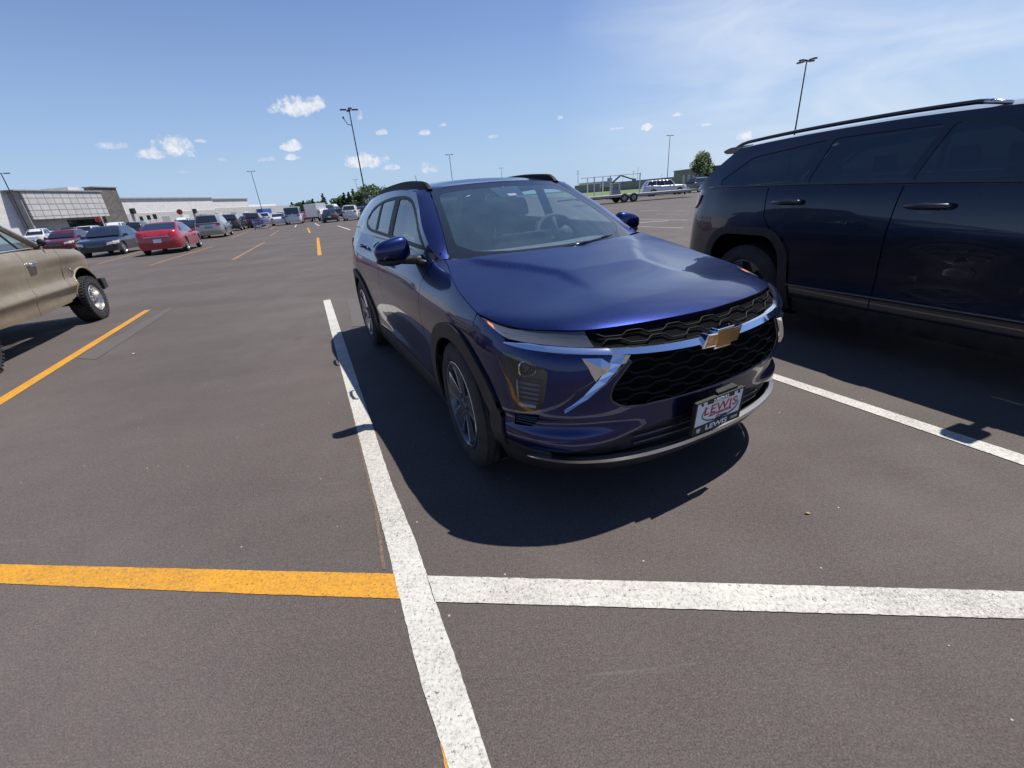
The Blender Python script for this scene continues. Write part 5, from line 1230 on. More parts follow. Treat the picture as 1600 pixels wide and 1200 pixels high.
    sp = MB(); sp.prism(rounded([(4.15, 1.668), (4.45, 1.665), (4.54, 1.640), (4.50, 1.61), (4.25, 1.60)], .02, 2), lambda a_, b_, t: (a_, t, b_), -.60, .60); sp.build('rear_spoiler', P, car, bevel=.01)
    rg = MB(); rg.grid(lambda y, v: (4.72-.36*v-.05*(y/.6)**2, y*(1-.12*v), 1.29+.34*v), np.linspace(-.72, .72, 12), np.linspace(0, 1, 6)); rg.build('rear_glass', M_['glass_dark'], car, smooth=True)
    for s in (1, -1):
        cp_ = MB(); cp_.add([(4.66, s*G(4.66, 1.29), 1.29), (4.70, s*.70, 1.29), (4.34, s*.61, 1.63), (4.24, s*G(4.24, 1.62), 1.62)], [(0, 1, 2, 3)]); cp_.build('rear_pillar', P, car, solid=.01)
    hd = MB(); hd.grid(lambda y, x: (x, y*float(np.interp(x, [.05, .2, 1.4], [.86, .93, 1.0])), zt(x)+.05*(1-(abs(y)/.84)**2.4)), np.linspace(-.84, .84, 15), np.linspace(.06, 1.5, 14)); hd.build('bonnet', P, car, smooth=True)
    wsn = MB(); wsn.grid(lambda y, v: (1.42+.58*v+.12*(y/.8)**2*(1-v*.3)-.08, y*(1-.13*v), 1.18+.49*v), np.linspace(-.80, .80, 15), np.linspace(0, 1, 8)); wsn.build('windscreen', M_['glass_dark'], car, smooth=True)
    gl = MB(); gl.add([B.p(q if abs(q) > 1e-3 else 1e-3, z, .005) for z in (.78, .95) for q in np.linspace(-.5, .5, 12)], [(i, i+1, 13+i, 12+i) for i in range(11)]); gl.build('grille', GB, car)
    ib = MB(); ib.prism([(.14, .28), (.14, .75), (1.4, 1.0), (4.5, 1.0), (4.6, .4), (4.2, .26)], lambda a_, b_, t: (a_, t, b_), -.54, .54); ib.build('underbody', M_['dark_void'], car)
    inn = MB()
    for s in (1, -1): inn.add([B.p(s*S(x), z, -.03) for z in (.28, .7, 1.12) for x in np.linspace(1.5, 3.3, 10)], [(j*10+i, j*10+i+1, (j+1)*10+i+1, (j+1)*10+i) for j in range(2) for i in range(9)])
    inn.build('inner_panel', M_['dark_void'], car)
    for (x0, y0) in ((2.3, .38), (2.3, -.38), (3.25, .38), (3.25, -.38)):
        se = MB(); se.prism(rounded([(-.24, .6), (.24, .6), (.2, 1.3), (-.2, 1.3)], .07, 4), lambda a_, b_, t: (x0+.04+(b_-.5)*.22+t, y0+a_, b_), -.06, .07); se.prism(rounded([(-.12, 1.32), (.12, 1.32), (.10, 1.47), (-.10, 1.47)], .04, 4), lambda a_, b_, t: (x0+.06+(b_-.5)*.22+t, y0+a_, b_), -.05, .05); se.box((x0-.2, y0, .62), (.5, .46, .16)); se.build('seat', M_['cabin'], car, bevel=.02)
    return car
M_['midnight'] = car_paint('midnight_paint', (.010, .018, .042), (.003, .005, .011), .4, .30, dust=.03)
M_['silver_dark'] = mat('dull_chrome', (.22, .20, .18), .35, .9)
build_large_suv()
# ---------------------------------------------------------------- tan truck on the left
def build_truck():
    car = empty('vintage_truck', label='tan vintage truck with big off road tyres and worn paint at the left edge', cat='truck')
    car.location = (-7.844, 7.482, 0); car.rotation_euler = (0, 0, R(-68)); P = M_['tan']; CH_ = M_['old_chrome']
    plan = [(.07, 0), (.075, .45), (.10, .72), (.17, .88), (.34, .955), (.7, .975), (1.3, .98), (2.6, .98), (4.6, .975), (4.95, .96), (5.02, .85), (5.03, 0)]
    zn = [.34, .42, .52, .575, .60, .72, .90, 1.04, 1.12, 1.18, 1.24]
    side = [.055, .042, .032, .012, .0, .030, .018, .010, .026, .062, .12]
    B = Body(plan, zn, [(('s', 0), [.05, .03, .02, .01, .0, 0, .01, .04, .12, .25, .4]), (('x', .25), [.05, .03, .02, .01, .0, .01, .012, .05, .12, .22, .35]), (('x', .6), side[:-3]+[.05, .10, .18]), (('x', 2.2), side), (('x', 4.6), side), (('s', 99), [.03, .02, .01, 0, 0, 0, 0, .01, .02, .03, .04])])
    S = B.sx; fn = lambda q, z: B.p(q, z); c0 = (2.4, 0, .7)
    ztf = hermite([.07, .12, .25, .5, 1.0, 1.5, 2.6], [.86, .95, 1.03, 1.09, 1.13, 1.165, 1.18])
    zt = lambda x: float(ztf(x))
    A1, A2, r = .68, 3.66, .345
    for s in (1, -1):
        mm = lambda pts: [(s*max(a, .004), b) for a, b in pts]
        AR = .435; az_ = .395
        fe = [(.004, .60), (S(.20), .57), (S(A1-AR), .56)]+[(S(x), z) for x, z in arc(A1, az_, AR, 158, 8, 24)]+[(S(1.30), .42), (S(1.26), .62), (S(1.22), 1.0), (S(1.24), zt(1.24))]+[(S(x), zt(x)) for x in (1.0, .8, .6, .45, .35, .25, .18)]+[(.004, .90)]
        patch('front_fender', mm(fe), fn, P, car, .045, .02, solid=.01, centre=c0)
        dr = [(S(1.308), .40), (S(2.23), .37), (S(2.225), .58), (S(2.17), .85), (S(2.11), 1.04), (S(2.10), zt(2.1)), (S(1.7), zt(1.7)), (S(1.25), zt(1.25)), (S(1.228), 1.0), (S(1.268), .62)]
        dd = patch('door', mm(dr), fn, P, car, .045, .02, solid=.01, centre=c0)
        rq = [(S(2.238), .37), (S(A2-AR), .40)]+[(S(x), z) for x, z in arc(A2, az_, AR, 178, 8, 24)]+[(B.L, .45), (B.L, 1.18), (S(3.4), 1.18), (S(2.6), zt(2.6)), (S(2.108), zt(2.1)), (S(2.118), 1.04), (S(2.178), .85), (S(2.233), .58)]
        patch('bed_side', mm(rq), fn, P, car, .06, .02, solid=.01, centre=c0)
        for cx in (A1, A2):
            lip = MB(); lip.tube([B.p(s*S(x), z, .004) for x, z in arc(cx, az_, AR, 165, 5, 24)], .014, 6, up=(0, 1, 0)); lip.build('arch_lip', P, car, smooth=True)
            A_ = arc(cx, az_, AR+.01, -10, 190, 20); V = []
            for yy in (.945, .52): V += [(x, s*yy, z) for x, z in A_]
            ww = MB(); ww.add(V, [(i, i+1, 22+i, 21+i) for i in range(20)]); ww.add([(x, s*.52, z) for x, z in A_], [tuple(range(21))]); ww.build('wheel_well', M_['dark_void'], car)
            w = empty('wheel', (cx, s*.86, r)); w.parent = car; w.rotation_euler = (0, 0, 0 if s > 0 else math.pi)
            t = MB(); h = .13; t.lathe([(.20, -h*.8), (.23, -h), (.31, -h*1.02), (.335, -h*.9), (r-.008, -h*.8), (r-.008, h*.8), (.335, h*.9), (.31, h*1.02), (.23, h), (.20, h*.8)], 48)
            for k in range(44):
                a = 2*math.pi*k/44
                for j, yy in enumerate((-.09, -.03, .03, .09)):
                    aa = a+(j % 2)*.07; c_, s_ = math.cos(aa), math.sin(aa); Rm = Matrix(((c_, 0, -s_), (0, 1, 0), (s_, 0, c_))); t.box((c_*(r-.004), yy, s_*(r-.004)), (.018, .046, .030), rot=Rm)
                c_, s_ = math.cos(a), math.sin(a); Rm = Matrix(((c_, 0, -s_), (0, 1, 0), (s_, 0, c_))); t.box((c_*.328, h*.99, s_*.328), (.03, .012, .022), rot=Rm)
            t.build('tyre', M_['rubber'], w, smooth=False)
            rm = MB(); rm.lathe([(.20, h*.8), (.205, h*.95), (.198, h), (.188, h*.8), (.182, .0), (.172, -.02), (.10, .005), (.085, .045), (.075, .05), (.04, .048), (.038, .085), (.030, .092), (0, .093)], 40)
            rm.build('rim', M_['polished'], w, smooth=True, angle=35)
            nt = MB()
            for k in range(5): a = k*2*math.pi/5; nt.lathe([(.012, .045), (.012, .068), (0, .070)], 6, c=(.062*math.cos(a), 0, .062*math.sin(a)))
            for k in range(8):
                a = k*2*math.pi/8; nt.lathe([(.020, .0), (.020, .024), (0, .026)], 10, c=(.128*math.cos(a), 0, .128*math.sin(a)))
            nt.build('wheel_nut', M_['lamp_dark'], w)
        # trims on the flank
        hx, hz = 1.985, 1.005; y0 = B.p(S(hx), hz)[1]
        h = empty('door_handle'); h.parent = dd
        g = MB(); g.tube([(hx-.10, s*(y0+.004), hz+.006), (hx-.085, s*(y0+.035), hz+.012), (hx, s*(y0+.040), hz+.012), (hx+.06, s*(y0+.036), hz+.008)], .013, 8); g.lathe([(.024, 0), (.026, .03), (.018, .042), (0, .045)], 16, c=(hx+.075, s*y0, hz)) if s > 0 else None
        g.prism(rounded([(hx-.115, hz-.028), (hx+.11, hz-.028), (hx+.11, hz+.026), (hx-.115, hz+.026)], .02, 3), lambda a_, b_, t: (a_, s*(y0+t), b_), .0, .008); g.build('handle_grip', CH_, h, smooth=False, bevel=.002)
        k_ = MB(); k_.prism([(hx+.012*math.cos(t), hz-.085+.012*math.sin(t)) for t in np.linspace(0, 6.28, 14)[:-1]], lambda a_, b_, t: (a_, s*(B.p(S(a_), b_)[1]+t), b_), 0, .008); k_.build('key_lock', CH_, dd)
        em = MB()
        for pl in ([(.90, .86), (.935, .81), (1.0, .81), (1.0, .838), (.965, .84), (.95, .86)], [(.91, .80), (1.06, .765), (1.06, .74), (.91, .775)], [(1.01, .86), (1.045, .80), (1.07, .80), (1.045, .86)]): em.prism(pl, lambda a_, b_, t: (a_, s*(B.p(S(a_), b_)[1]+t), b_), .001, .010)
        em.build('fender_badge', CH_, car)
        ml = patch('marker_lamp', mm([(S(.15), .80), (S(.30), .805), (S(.30), .845), (S(.15), .84)]), lambda q, z: B.p(q, z, .01), M_['marker'], car, .04, .03, solid=.02, centre=c0)
        # cab: pillars, window frames, glass
        zb = 1.175; zr = 1.64; yb = .875; yr = .70
        gy = lambda z: yb+(yr-yb)*(z-zb)/(zr-zb)
        a0, a1 = Vector((1.46, s*.90, 1.17)), Vector((2.02, s*gy(1.62), 1.62))
        pl_ = MB(); pl_.tube([a0, (a0+a1)/2, a1], [.034, .026, .026], 8, flat=.8); pl_.tube([a1, (2.6, s*.70, 1.66), (3.0, s*.70, 1.63)], [.034, .04, .04], 8); pl_.tube([(3.02, s*.86, 1.17), (3.0, s*.70, 1.62)], [.06, .05], 8); pl_.build('cab_frame', P, car, smooth=True)
        tr = MB(); tr.tube([a0+Vector((-.015, s*.030, .022)), a1+Vector((-.015, s*.030, .022))], .022, 6); tr.tube([(1.50, s*(gy(1.19)+.012), 1.192), (3.0, s*(gy(1.19)+.012), 1.192)], .010, 6); tr.tube([(2.38, s*(gy(1.19)+.01), 1.19), (2.33, s*(gy(1.63)+.01), 1.63)], .020, 6); tr.build('window_trim', M_['white_trim'], car, smooth=True)
        vf = MB(); vf.tube([(1.84, s*(gy(1.20)), 1.195), (1.99, s*gy(1.58), 1.58)], .014, 6); vf.build('vent_frame', M_['black_plastic'], car)
        gw = MB(); gw.add([(1.56, s*gy(1.19), 1.19), (3.0, s*gy(1.19), 1.19), (2.96, s*gy(1.62), 1.62), (2.06, s*gy(1.62), 1.62)], [(0, 1, 2, 3)]); gw.build('side_window', M_['glass_side'], car, solid=.005)
        mi = MB(); mi.lathe([(0, -.03), (.035, -.025), (.048, 0), (.050, .012), (0, .014)], 20, axis='x', c=(1.50, s*.985, 1.255)); mi.tube([(1.52, s*.93, 1.19), (1.51, s*.96, 1.22), (1.50, s*.98, 1.25)], .011, 6); mi.build('side_mirror', M_['black_plastic'], car, smooth=True)
    hd = MB(); hd.grid(lambda t, x: (x, t*(B.p(S(x), zt(x))[1]-.004), zt(x)+.045*(1-abs(t)**3)+.012*(1 if abs(t) < .45 else 0)*min(1, x)), np.linspace(-1, 1, 19), np.linspace(.14, 1.50, 22)); hd.build('bonnet', P, car, smooth=True)
    cw = MB(); cw.grid(lambda y, v: (1.48+.10*v, y, 1.17+.01*v), np.linspace(-.86, .86, 6), [0, 1]); cw.build('cowl', P, car)
    ws = MB(); ws.grid(lambda y, v: (1.50+.53*v-.06*(1-(y/.85)**2), y*(1-.18*v), 1.18+.44*v), np.linspace(-.86, .86, 12), np.linspace(0, 1, 5)); ws.build('windscreen', M_['glass_side'], car, smooth=True)
    rf = MB(); rf.grid(lambda t, x: (x-.05*(1-t*t)*(x < 2.1), t*.70, 1.645+.045*(1-abs(t)**3)*(1 if 2.1 < x < 2.95 else .6)), np.linspace(-1, 1, 13), [2.0, 2.1, 2.5, 2.95, 3.03]); rf.build('cab_roof', P, car, smooth=True, solid=.03)
    bw = MB(); bw.add([(3.03, -.86, 1.17), (3.03, .86, 1.17), (3.02, .70, 1.64), (3.02, -.70, 1.64)], [(0, 1, 2, 3)]); bw.build('back_window', M_['glass_side'], car, solid=.005)
    bd = MB(); bd.box((3.98, 0, .72), (1.95, 1.75, .06)); bd.box((3.03, 0, .82), (.05, 1.85, .72)); bd.box((4.98, 0, .86), (.05, 1.8, .55)); bd.build('cargo_bed', P, car)
    bf = MB(); bf.prism(rounded([(.045, .40), (-.02, .42), (-.03, .50), (-.02, .585), (.045, .60)], .02, 3), lambda a_, b_, t: (a_+.10*(abs(t)/.95)**6, t, b_), -.95, .95)
    for s in (1, -1): bf.prism(rounded([(-.01, .415), (.13, .43), (.13, .58), (-.01, .585)], .02, 2), lambda a_, b_, t: (a_, s*t, b_), .93, .955)
    bf.build('front_bumper', M_['dark_bumper'], car)
    gr = MB(); gr.box((.062, 0, .75), (.02, 1.5, .2)); gr.build('grille', M_['gloss_black'], car)
    ib = MB(); ib.box((2.4, 0, .55), (4.4, .9, .32)); ib.box((.8, 0, .8), (1.1, 1.1, .3)); ib.build('chassis', M_['dark_void'], car)
    st = MB(); st.prism(rounded([(-.65, .8), (.65, .8), (.6, 1.3), (-.6, 1.3)], .06, 3), lambda a_, b_, t: (2.70+t, a_, b_), 0, .12); st.box((2.42, 0, .82), (.5, 1.3, .16)); st.build('seat', M_['cabin'], car)
    db = MB(); db.box((1.68, 0, 1.12), (.30, 1.6, .12)); dbo = db.build('dashboard', M_['cabin'], car, bevel=.03)
    sw = MB(); c = Vector((1.98, -.38, 1.19)); ax = Vector((-.6, 0, .8)); u_ = Vector((0, 1, 0)); v_ = ax.normalized().cross(u_); sw.tube([c+(u_*math.cos(t)+v_*math.sin(t))*.2 for t in np.linspace(0, 2*math.pi, 25)], .012, 6, cap=False); sw.tube([c, c-ax*.3], .02, 6); sw.build('steering_wheel', M_['cabin'], car, smooth=True)
    return car
def tan_paint():
    m = mat('tan_paint', (.33, .27, .185), .42, .0, coat=.35, coat_rough=.18); N, L, b = nodes(m); tc = N.new('ShaderNodeTexCoord'); P = tc.outputs['Object']
    c = rmp(N, L, nz(N, L, P, 2.5, 6, .6), [(.3, (.195, .155, .105)), (.7, (.255, .21, .145))])
    c = mixn(N, L, 'MULTIPLY', c, rmp(N, L, nz(N, L, P, 18, 6, .7), [(.28, (.80, .78, .74)), (.5, (1, 1, 1)), (.8, (1.06, 1.05, 1.03))]))
    spot = rmp(N, L, nz(N, L, P, 7, 8, .8), [(.70, 0.), (.74, 1.)]); c = mixn(N, L, 'MIX', c, (.13, .085, .05), spot)
    L.new(c, b.inputs['Base Color']); L.new(rmp(N, L, nz(N, L, P, 5, 5), [(.3, .30), (.7, .55)]), b.inputs['Roughness']); return m
M_['tan'] = tan_paint()
M_['old_chrome'] = noisy(mat('old_chrome', (.7, .68, .64), .2, 1), (.55, .52, .47), (.78, .77, .74), 40, rough_rng=(.12, .35))
M_['polished'] = noisy(mat('polished_steel', (.6, .59, .57), .3, 1), (.42, .40, .38), (.66, .65, .63), 25, rough_rng=(.2, .5))
M_['marker'] = mat('faded_marker', (.62, .20, .10), .3, coat=.5)
M_['white_trim'] = mat('pale_trim', (.72, .72, .72), .25, .6)
M_['dark_bumper'] = mat('dark_bumper', (.03, .03, .03), .4)
build_truck()
# ---------------------------------------------------------------- store
def block_mat(name, c1, c2, bw=.6, bh=.3, mortar=(.3, .29, .28), ms=.012):
    m = mat(name, c1, .85); N, L, b = nodes(m); tc = N.new('ShaderNodeTexCoord'); mp = N.new('ShaderNodeMapping'); mp.inputs['Rotation'].default_value = (R(90), 0, 0)
    sp = N.new('ShaderNodeSeparateXYZ'); L.new(tc.outputs['Object'], sp.inputs[0]); cb = N.new('ShaderNodeCombineXYZ')
    ad = N.new('ShaderNodeMath'); ad.operation = 'ADD'; L.new(sp.outputs[0], ad.inputs[0]); L.new(sp.outputs[1], ad.inputs[1]); L.new(ad.outputs[0], cb.inputs[0]); L.new(sp.outputs[2], cb.inputs[1])
    br = N.new('ShaderNodeTexBrick'); br.inputs['Scale'].default_value = 1; br.inputs['Brick Width'].default_value = bw; br.inputs['Row Height'].default_value = bh; br.inputs['Mortar Size'].default_value = ms
    br.inputs['Color1'].default_value = (*c1, 1); br.inputs['Color2'].default_value = (*c2, 1); br.inputs['Mortar'].default_value = (*mortar, 1); L.new(cb.outputs[0], br.inputs['Vector'])
    n = nz(N, L, tc.outputs['Object'], 1.2, 6, .65); c = mixn(N, L, 'MULTIPLY', br.outputs['Color'], rmp(N, L, n, [(.3, (.86, .86, .86)), (.7, (1.06, 1.05, 1.04))])); L.new(c, b.inputs['Base Color']); return m
W_white = block_mat('white_block', (.72, .70, .67), (.66, .64, .61), 1.2, .4, (.55, .54, .52), .02)
W_tile = block_mat('grey_tile', (.56, .54, .52), (.50, .49, .475), 1.7, 1.05, (.26, .25, .24), .09)
W_tile.node_tree.nodes['Brick Texture'].offset = 0
W_stone = block_mat('dark_stone', (.12, .11, .105), (.18, .165, .155), .8, .3, (.07, .07, .07), .02)
W_grey = noisy(mat('grey_wall', (.46, .45, .43), .85), (.42, .41, .40), (.50, .49, .47), 1.5)
W_band = noisy(mat('grey_band', (.30, .29, .285), .85), (.27, .26, .255), (.33, .32, .31), 1.5)
def store():
    b = empty('store_building', (-88.5, 120, 0), 0, 'long low store building with grey tiled panel, dark stone tower and white wings', 'store')
    X = 0
    def bx(name, y0, y1, z0, z1, x0, x1, m, bev=0): mb = MB(); mb.box(((x0+x1)/2, (y0+y1)/2-120, (z0+z1)/2), (x1-x0, y1-y0, z1-z0)); return mb.build(name, m, b, bevel=bev)
    Y = lambda px, z, x=-88.5: float((lambda d: d[1]/d[0]*x)(direction(px, 300)))
    def yz(px, py, x=-88.5):
        d = direction(px, py); t = x/d[0]; return t*d[1], CH+t*d[2]
    yT0, yT1 = yz(10, 301)[0], yz(157, 301)[0]; zt_ = yz(45, 300)[1]; zlo = yz(85, 342)[1]
    yW1, zW1 = yz(330, 310); yW2, zW2 = yz(388, 311)
    tw0, twz = yz(143, 293, -88.2); tw1 = yz(180, 292, -87.9)[0]
    bx('white_wing', 40, yT0, 0, zt_, -40, 0, W_white)
    bx('front_block', yT0, tw0+1, 0, zt_-.2, -30, 0, W_grey)
    bx('tile_panel', yz(33, 301, -86.3)[0], yz(157, 302, -86.3)[0], zlo, zt_, .003, 2.2, W_tile, 0)
    bx('grey_pier', yT0, yz(33, 301, -86.3)[0]-.01, 0, zt_, .004, 1.8, W_band)
    bx('canopy_edge', yT0-1, yz(157, 302, -86.3)[0]+.2, zt_, zt_+.2, -.5, 2.4, W_band)
    bx('entrance_glass', yz(105, 345)[0], yz(158, 345)[0], .2, zlo-.4, .0, .25, M_['glass_bg'])
    bx('stone_tower', tw0, tw1, 0, twz, -1.5, .6, W_stone); bx('tower_cap', tw0-.2, tw1+.2, twz, twz+.2, -1.7, .8, W_band)
    zmid = yz(260, 331)[1]
    bx('white_wing', tw1+.02, yW1, zmid, zW1, -40, .0, W_white); bx('lower_wall', tw1+.02, yW1, 0, zmid, -40, .12, W_grey)
    bx('white_wing', yW1, yW2, zmid+.4, zW2, -40, -.5, W_white); bx('lower_wall', yW1, yW2+40, 0, zmid+.4, -40, -.4, W_grey)
    bx('roof_cap', tw1+.02, yW1, zW1, zW1+.3, -40, .3, W_band); bx('roof_cap', yW1, yW2, zW2, zW2+.3, -40, -.2, W_band)
    hv = bx('roof_box', yz(131, 297)[0], tw0+1, zt_, zt_+1.3, -9, -3.2, W_white)
    for k in range(6):   # dock-like service doors in the lower wall
        y = tw1+12+k*8.0; bx('service_door', y, y+2.6, .1, 3.0, .1, .2, W_white if k % 2 else W_band)
    for i, px in enumerate((205, 302)):
        y, z = yz(px, 330); lm = bx('wall_lamp', y-.4, y+.4, z-.6, z+.6, .0, .8, M_['black_plastic'])
    a0, a1 = yz(381, 333), yz(392, 340.5); bx('blue_sign', a0[0], a1[0], a1[1], a0[1], -.35, .2, M_['sign_blue'])
    a0, a1 = yz(400, 327), yz(417, 333.5); mb = MB(); mb.box((1, (a0[0]+a1[0])/2-120, (a0[1]+a1[1])/2), (2, a1[0]-a0[0], a0[1]-a1[1])); mb.build('blue_canopy', M_['sign_blue'], b)
    bx('lower_wall', yz(394, 335)[0], yz(440, 332)[0], 0, 5.2, -30, -1.5, W_white)
M_['sign_blue'] = mat('sign_blue', (.03, .10, .38), .5)
store()
# ---------------------------------------------------------------- lamp poles, signs
M_['pole'] = noisy(mat('pole_bronze', (.05, .045, .045), .5, .3), (.035, .03, .03), (.07, .065, .065), 3)
M_['pole_wood'] = noisy(mat('weathered_wood', (.16, .13, .10), .9), (.12, .10, .08), (.2, .17, .14), 4)
M_['lamp_face'] = mat('lamp_face', (.75, .76, .78), .25)
def lamp_pole(label, loc, h, heads, rz=0, cam_arm=False, group='lamp poles around the lot', name='lamp_pole'):
    t = empty(name, (*loc, 0), rz, label, 'lamp pole', group)
    c = MB(); c.lathe([(0, .8), (.29, .8), (.30, .78), (.31, 0)], 20, axis='z'); c.build('concrete_base', W_white, t, smooth=True, angle=40)
    p = MB(); p.tube([(0, 0, .8), (0, 0, h)], [.085, .055], 10); p.box((0, 0, .83), (.3, .3, .05)); p.build('pole', M_['pole'], t, smooth=True, angle=40)
    for k in range(heads):
        a = 2*math.pi*k/heads; u = Vector((math.cos(a), math.sin(a), 0)); v = Vector((-u.y, u.x, 0))
        m = MB(); m.tube([(0, 0, h-.12), u*.35+Vector((0, 0, h-.08))], .03, 6); P = [(.32, -.16), (.92, -.20), (.98, 0), (.92, .20), (.32, .16)]
        m.prism(P, lambda a_, b_, z: tuple(u*a_+v*b_+Vector((0, 0, h-.10+z))), -.05, .06); ho = m.build('lamp_head', M_['pole'], t)
        f = MB(); f.prism([(.42, -.12), (.88, -.15), (.90, .15), (.42, .12)], lambda a_, b_, z: tuple(u*a_+v*b_+Vector((0, 0, h-.155+z))), 0, .006); f.build('lens', M_['lamp_face'], ho)
    if cam_arm:
        m = MB(); m.tube([(0, 0, h-1.6), (-.45, 0, h-1.5), (-.75, 0, h-.95)], .04, 6); m.tube([(-.75, 0, h-.95), (-.80, 0, h-.75)], .09, 8); m.build('camera_arm', M_['pole'], t)
    return t
def topat(px, py, z): return at(px, py, z)[:2]
for px, py, h, hd, lab, cam_ in ((545, 170, 11.5, 4, 'tall dark lamp pole rising left of the blue crossover roof, with a side bracket', True), (1, 270, 9.5, 2, 'lamp pole at the left edge in front of the grey tiled store', False),
        (392, 267, 11.5, 2, 'slim lamp pole beyond the store end, above the blue canopy', False), (1261, 93, 11.5, 4, 'lamp pole standing behind the dark SUV roof', False),
        (1047, 211, 11.5, 2, 'lamp pole near the lone tree and the white parked SUV', False), (702, 241, 11.5, 2, 'small far lamp pole above the middle of the crossover roof', False),
        (555, 280, 11.5, 2, 'tiny far lamp pole just left of the tallest pole', False), (783, 262, 11.5, 2, 'tiny far lamp pole above the windscreen of the crossover', False)):
    x, y = topat(px, py, h); lamp_pole(lab, (x, y), h, hd, .4, cam_)
x, y = topat(663, 256, 11.5)
def util_pole(label, px, pyt, h, arms):
    x, y = topat(px, pyt, h); t = empty('utility_pole', (x, y, 0), .5, label, 'utility pole', 'utility poles along the far road')
    m = MB(); m.tube([(0, 0, 0), (0, 0, h)], [.17, .11], 8); m.build('pole', M_['pole_wood'], t, smooth=True)
    for k in range(arms):
        m = MB(); m.box((0, 0, h-.6-k*1.6), (.12, 2.6, .14))
        for yy in (-1.1, -.4, .4, 1.1): m.lathe([(.05, 0), (.07, .12), (0, .2)], 8, axis='z', c=(0, yy, h-.53-k*1.6))
        m.build('crossarm', M_['pole_wood'], t)
util_pole('utility pole nearest the left end of the long grey wall', 903, 266, 13, 2)
util_pole('utility pole with crossarm right of the digger', 990, 267, 13, 1); util_pole('thin tall utility pole directly left of the white SUV', 997, 261, 15, 0)
util_pole('short utility pole between the white SUV and the lamp pole', 1034, 272, 12, 1); util_pole('farthest tiny utility pole left of the digger', 950, 276, 12, 1); util_pole('tiny utility pole above the digger arm', 973, 274, 12, 1)
# blue roadside sign on a pole
x, y = at(523, 310, 10.5)[:2]; t = empty('pylon_sign', (x, y, 0), R(15), 'blue rectangular sign high on a pole above the far trees', 'sign')
m = MB(); m.tube([(0, 0, 0), (0, 0, 9)], .16, 8); m.build('pole', M_['pole'], t); m = MB(); m.box((0, 0, 9.6), (4.0, .35, 2.2)); m.build('sign_face', M_['sign_blue'], t, bevel=.05)
m = MB(); m.box((0, -.19, 9.75), (3.0, .02, .5)); m.box((0, -.19, 9.1), (2.4, .02, .25)); m.build('sign_band', M_['text_white'], t)
def post_sign(label, px, py, h, w, hh, m_, name='stop_sign', octo=False, cat='sign', z0=0):
    x, y = at(px, py)[:2]; t = empty(name, (x, y, 0), math.atan2(y, x)-math.pi/2+math.pi, label, cat)
    m = MB(); m.tube([(0, .03, 0), (0, .03, h)], .035, 6); m.build('post', M_['pole'], t)
    m = MB(); P = [(w/2*math.cos(R(22.5+45*k))*1.08, h-hh/2+hh/2*math.sin(R(22.5+45*k))*1.08) for k in range(8)] if octo else [(-w/2, h-hh), (w/2, h-hh), (w/2, h), (-w/2, h)]
    m.prism(P, lambda a_, b_, u: (a_, u, b_), -.02, 0.0); m.build('sign_plate', m_, t)
M_['sign_red'] = mat('sign_red', (.55, .04, .03), .5)
post_sign('red stop sign on a post in front of the stone tower', 165, 370, 3.0, .8, .8, M_['sign_red'], octo=True)
post_sign('red stop sign on a post above the silver minivan', 291, 360, 3.2, .8, .8, M_['sign_red'], octo=True)
for px, lab in ((229, 'left'), (241, 'middle'), (251, 'right')):
    post_sign(f'dark parking sign on a post above the red sedan, {lab} one of three', px, 362, 2.9, .55, .8, M_['pole'], 'parking_sign')
# orange barrel
x, y = at(577, 341)[:2]; t = empty('barrel', (x, y, 0), 0, 'orange traffic barrel beside the rear of the blue crossover', 'barrel')
m = MB(); m.lathe([(0, 0), (.42, 0), (.40, .35), (.36, .36), (.34, .75), (.30, .76), (.28, 1.02), (.10, 1.05), (0, 1.05)], 20, axis='z'); m.build('barrel_body', M_['orange'] if 'orange' in M_ else mat('traffic_orange', (.80, .22, .03), .5), t, smooth=True, angle=30)
m = MB(); m.lathe([(.375, .42), (.37, .52)], 20, axis='z'); m.lathe([(.35, .60), (.347, .70)], 20, axis='z'); m.build('reflective_band', M_['text_white'], t, smooth=True)
# shopping carts
def cart():
    t = empty('shopping_cart', label='blue shopping cart left loose in the aisle', cat='shopping cart', group='loose blue shopping carts')
    m = MB(); B_ = M_['sign_blue']
    for z, a in ((.45, .24), (.95, .30)): m.tube([(-.40, -a, z), (.45, -a, z), (.45, a, z), (-.40, a, z), (-.40, -a, z)], .02, 5)
    for k in range(6):
        x_ = -.4+.85*k/5; m.tube([(x_, -.24, .45), (x_, -.30, .95)], .01, 4); m.tube([(x_, .24, .45), (x_, .30, .95)], .01, 4)
    m.tube([(-.5, -.3, 1.02), (-.5, .3, 1.02)], .025, 6); m.build('basket', B_, t)
    m = MB(); m.tube([(-.45, -.25, .15), (.45, -.22, .15), (.45, .22, .15), (-.45, .25, .15)], .02, 5); m.tube([(-.4, -.25, .15), (-.5, -.3, 1.0)], .018, 5); m.tube([(-.4, .25, .15), (-.5, .3, 1.0)], .018, 5); m.build('frame', M_['silver_dull'], t)
    for x_ in (-.42, .42):
        for y_ in (-.22, .22): m = MB(); m.lathe([(0, -.02), (.06, -.02), (.06, .02), (0, .02)], 10, c=(x_, y_, .06)); m.build('caster', M_['rubber'], t)
    return t
c1 = cart(); p = at(406, 358); c1.location = (p[0], p[1], 0); c1.rotation_euler = (0, 0, .4); c1['label'] = 'blue shopping cart on the left, in front of the plum SUV'
c2 = dup(c1, label='blue shopping cart on the right, beside the plum SUV'); p = at(413, 357.5); c2.location = (p[0], p[1], 0); c2.rotation_euler = (0, 0, 1.1)
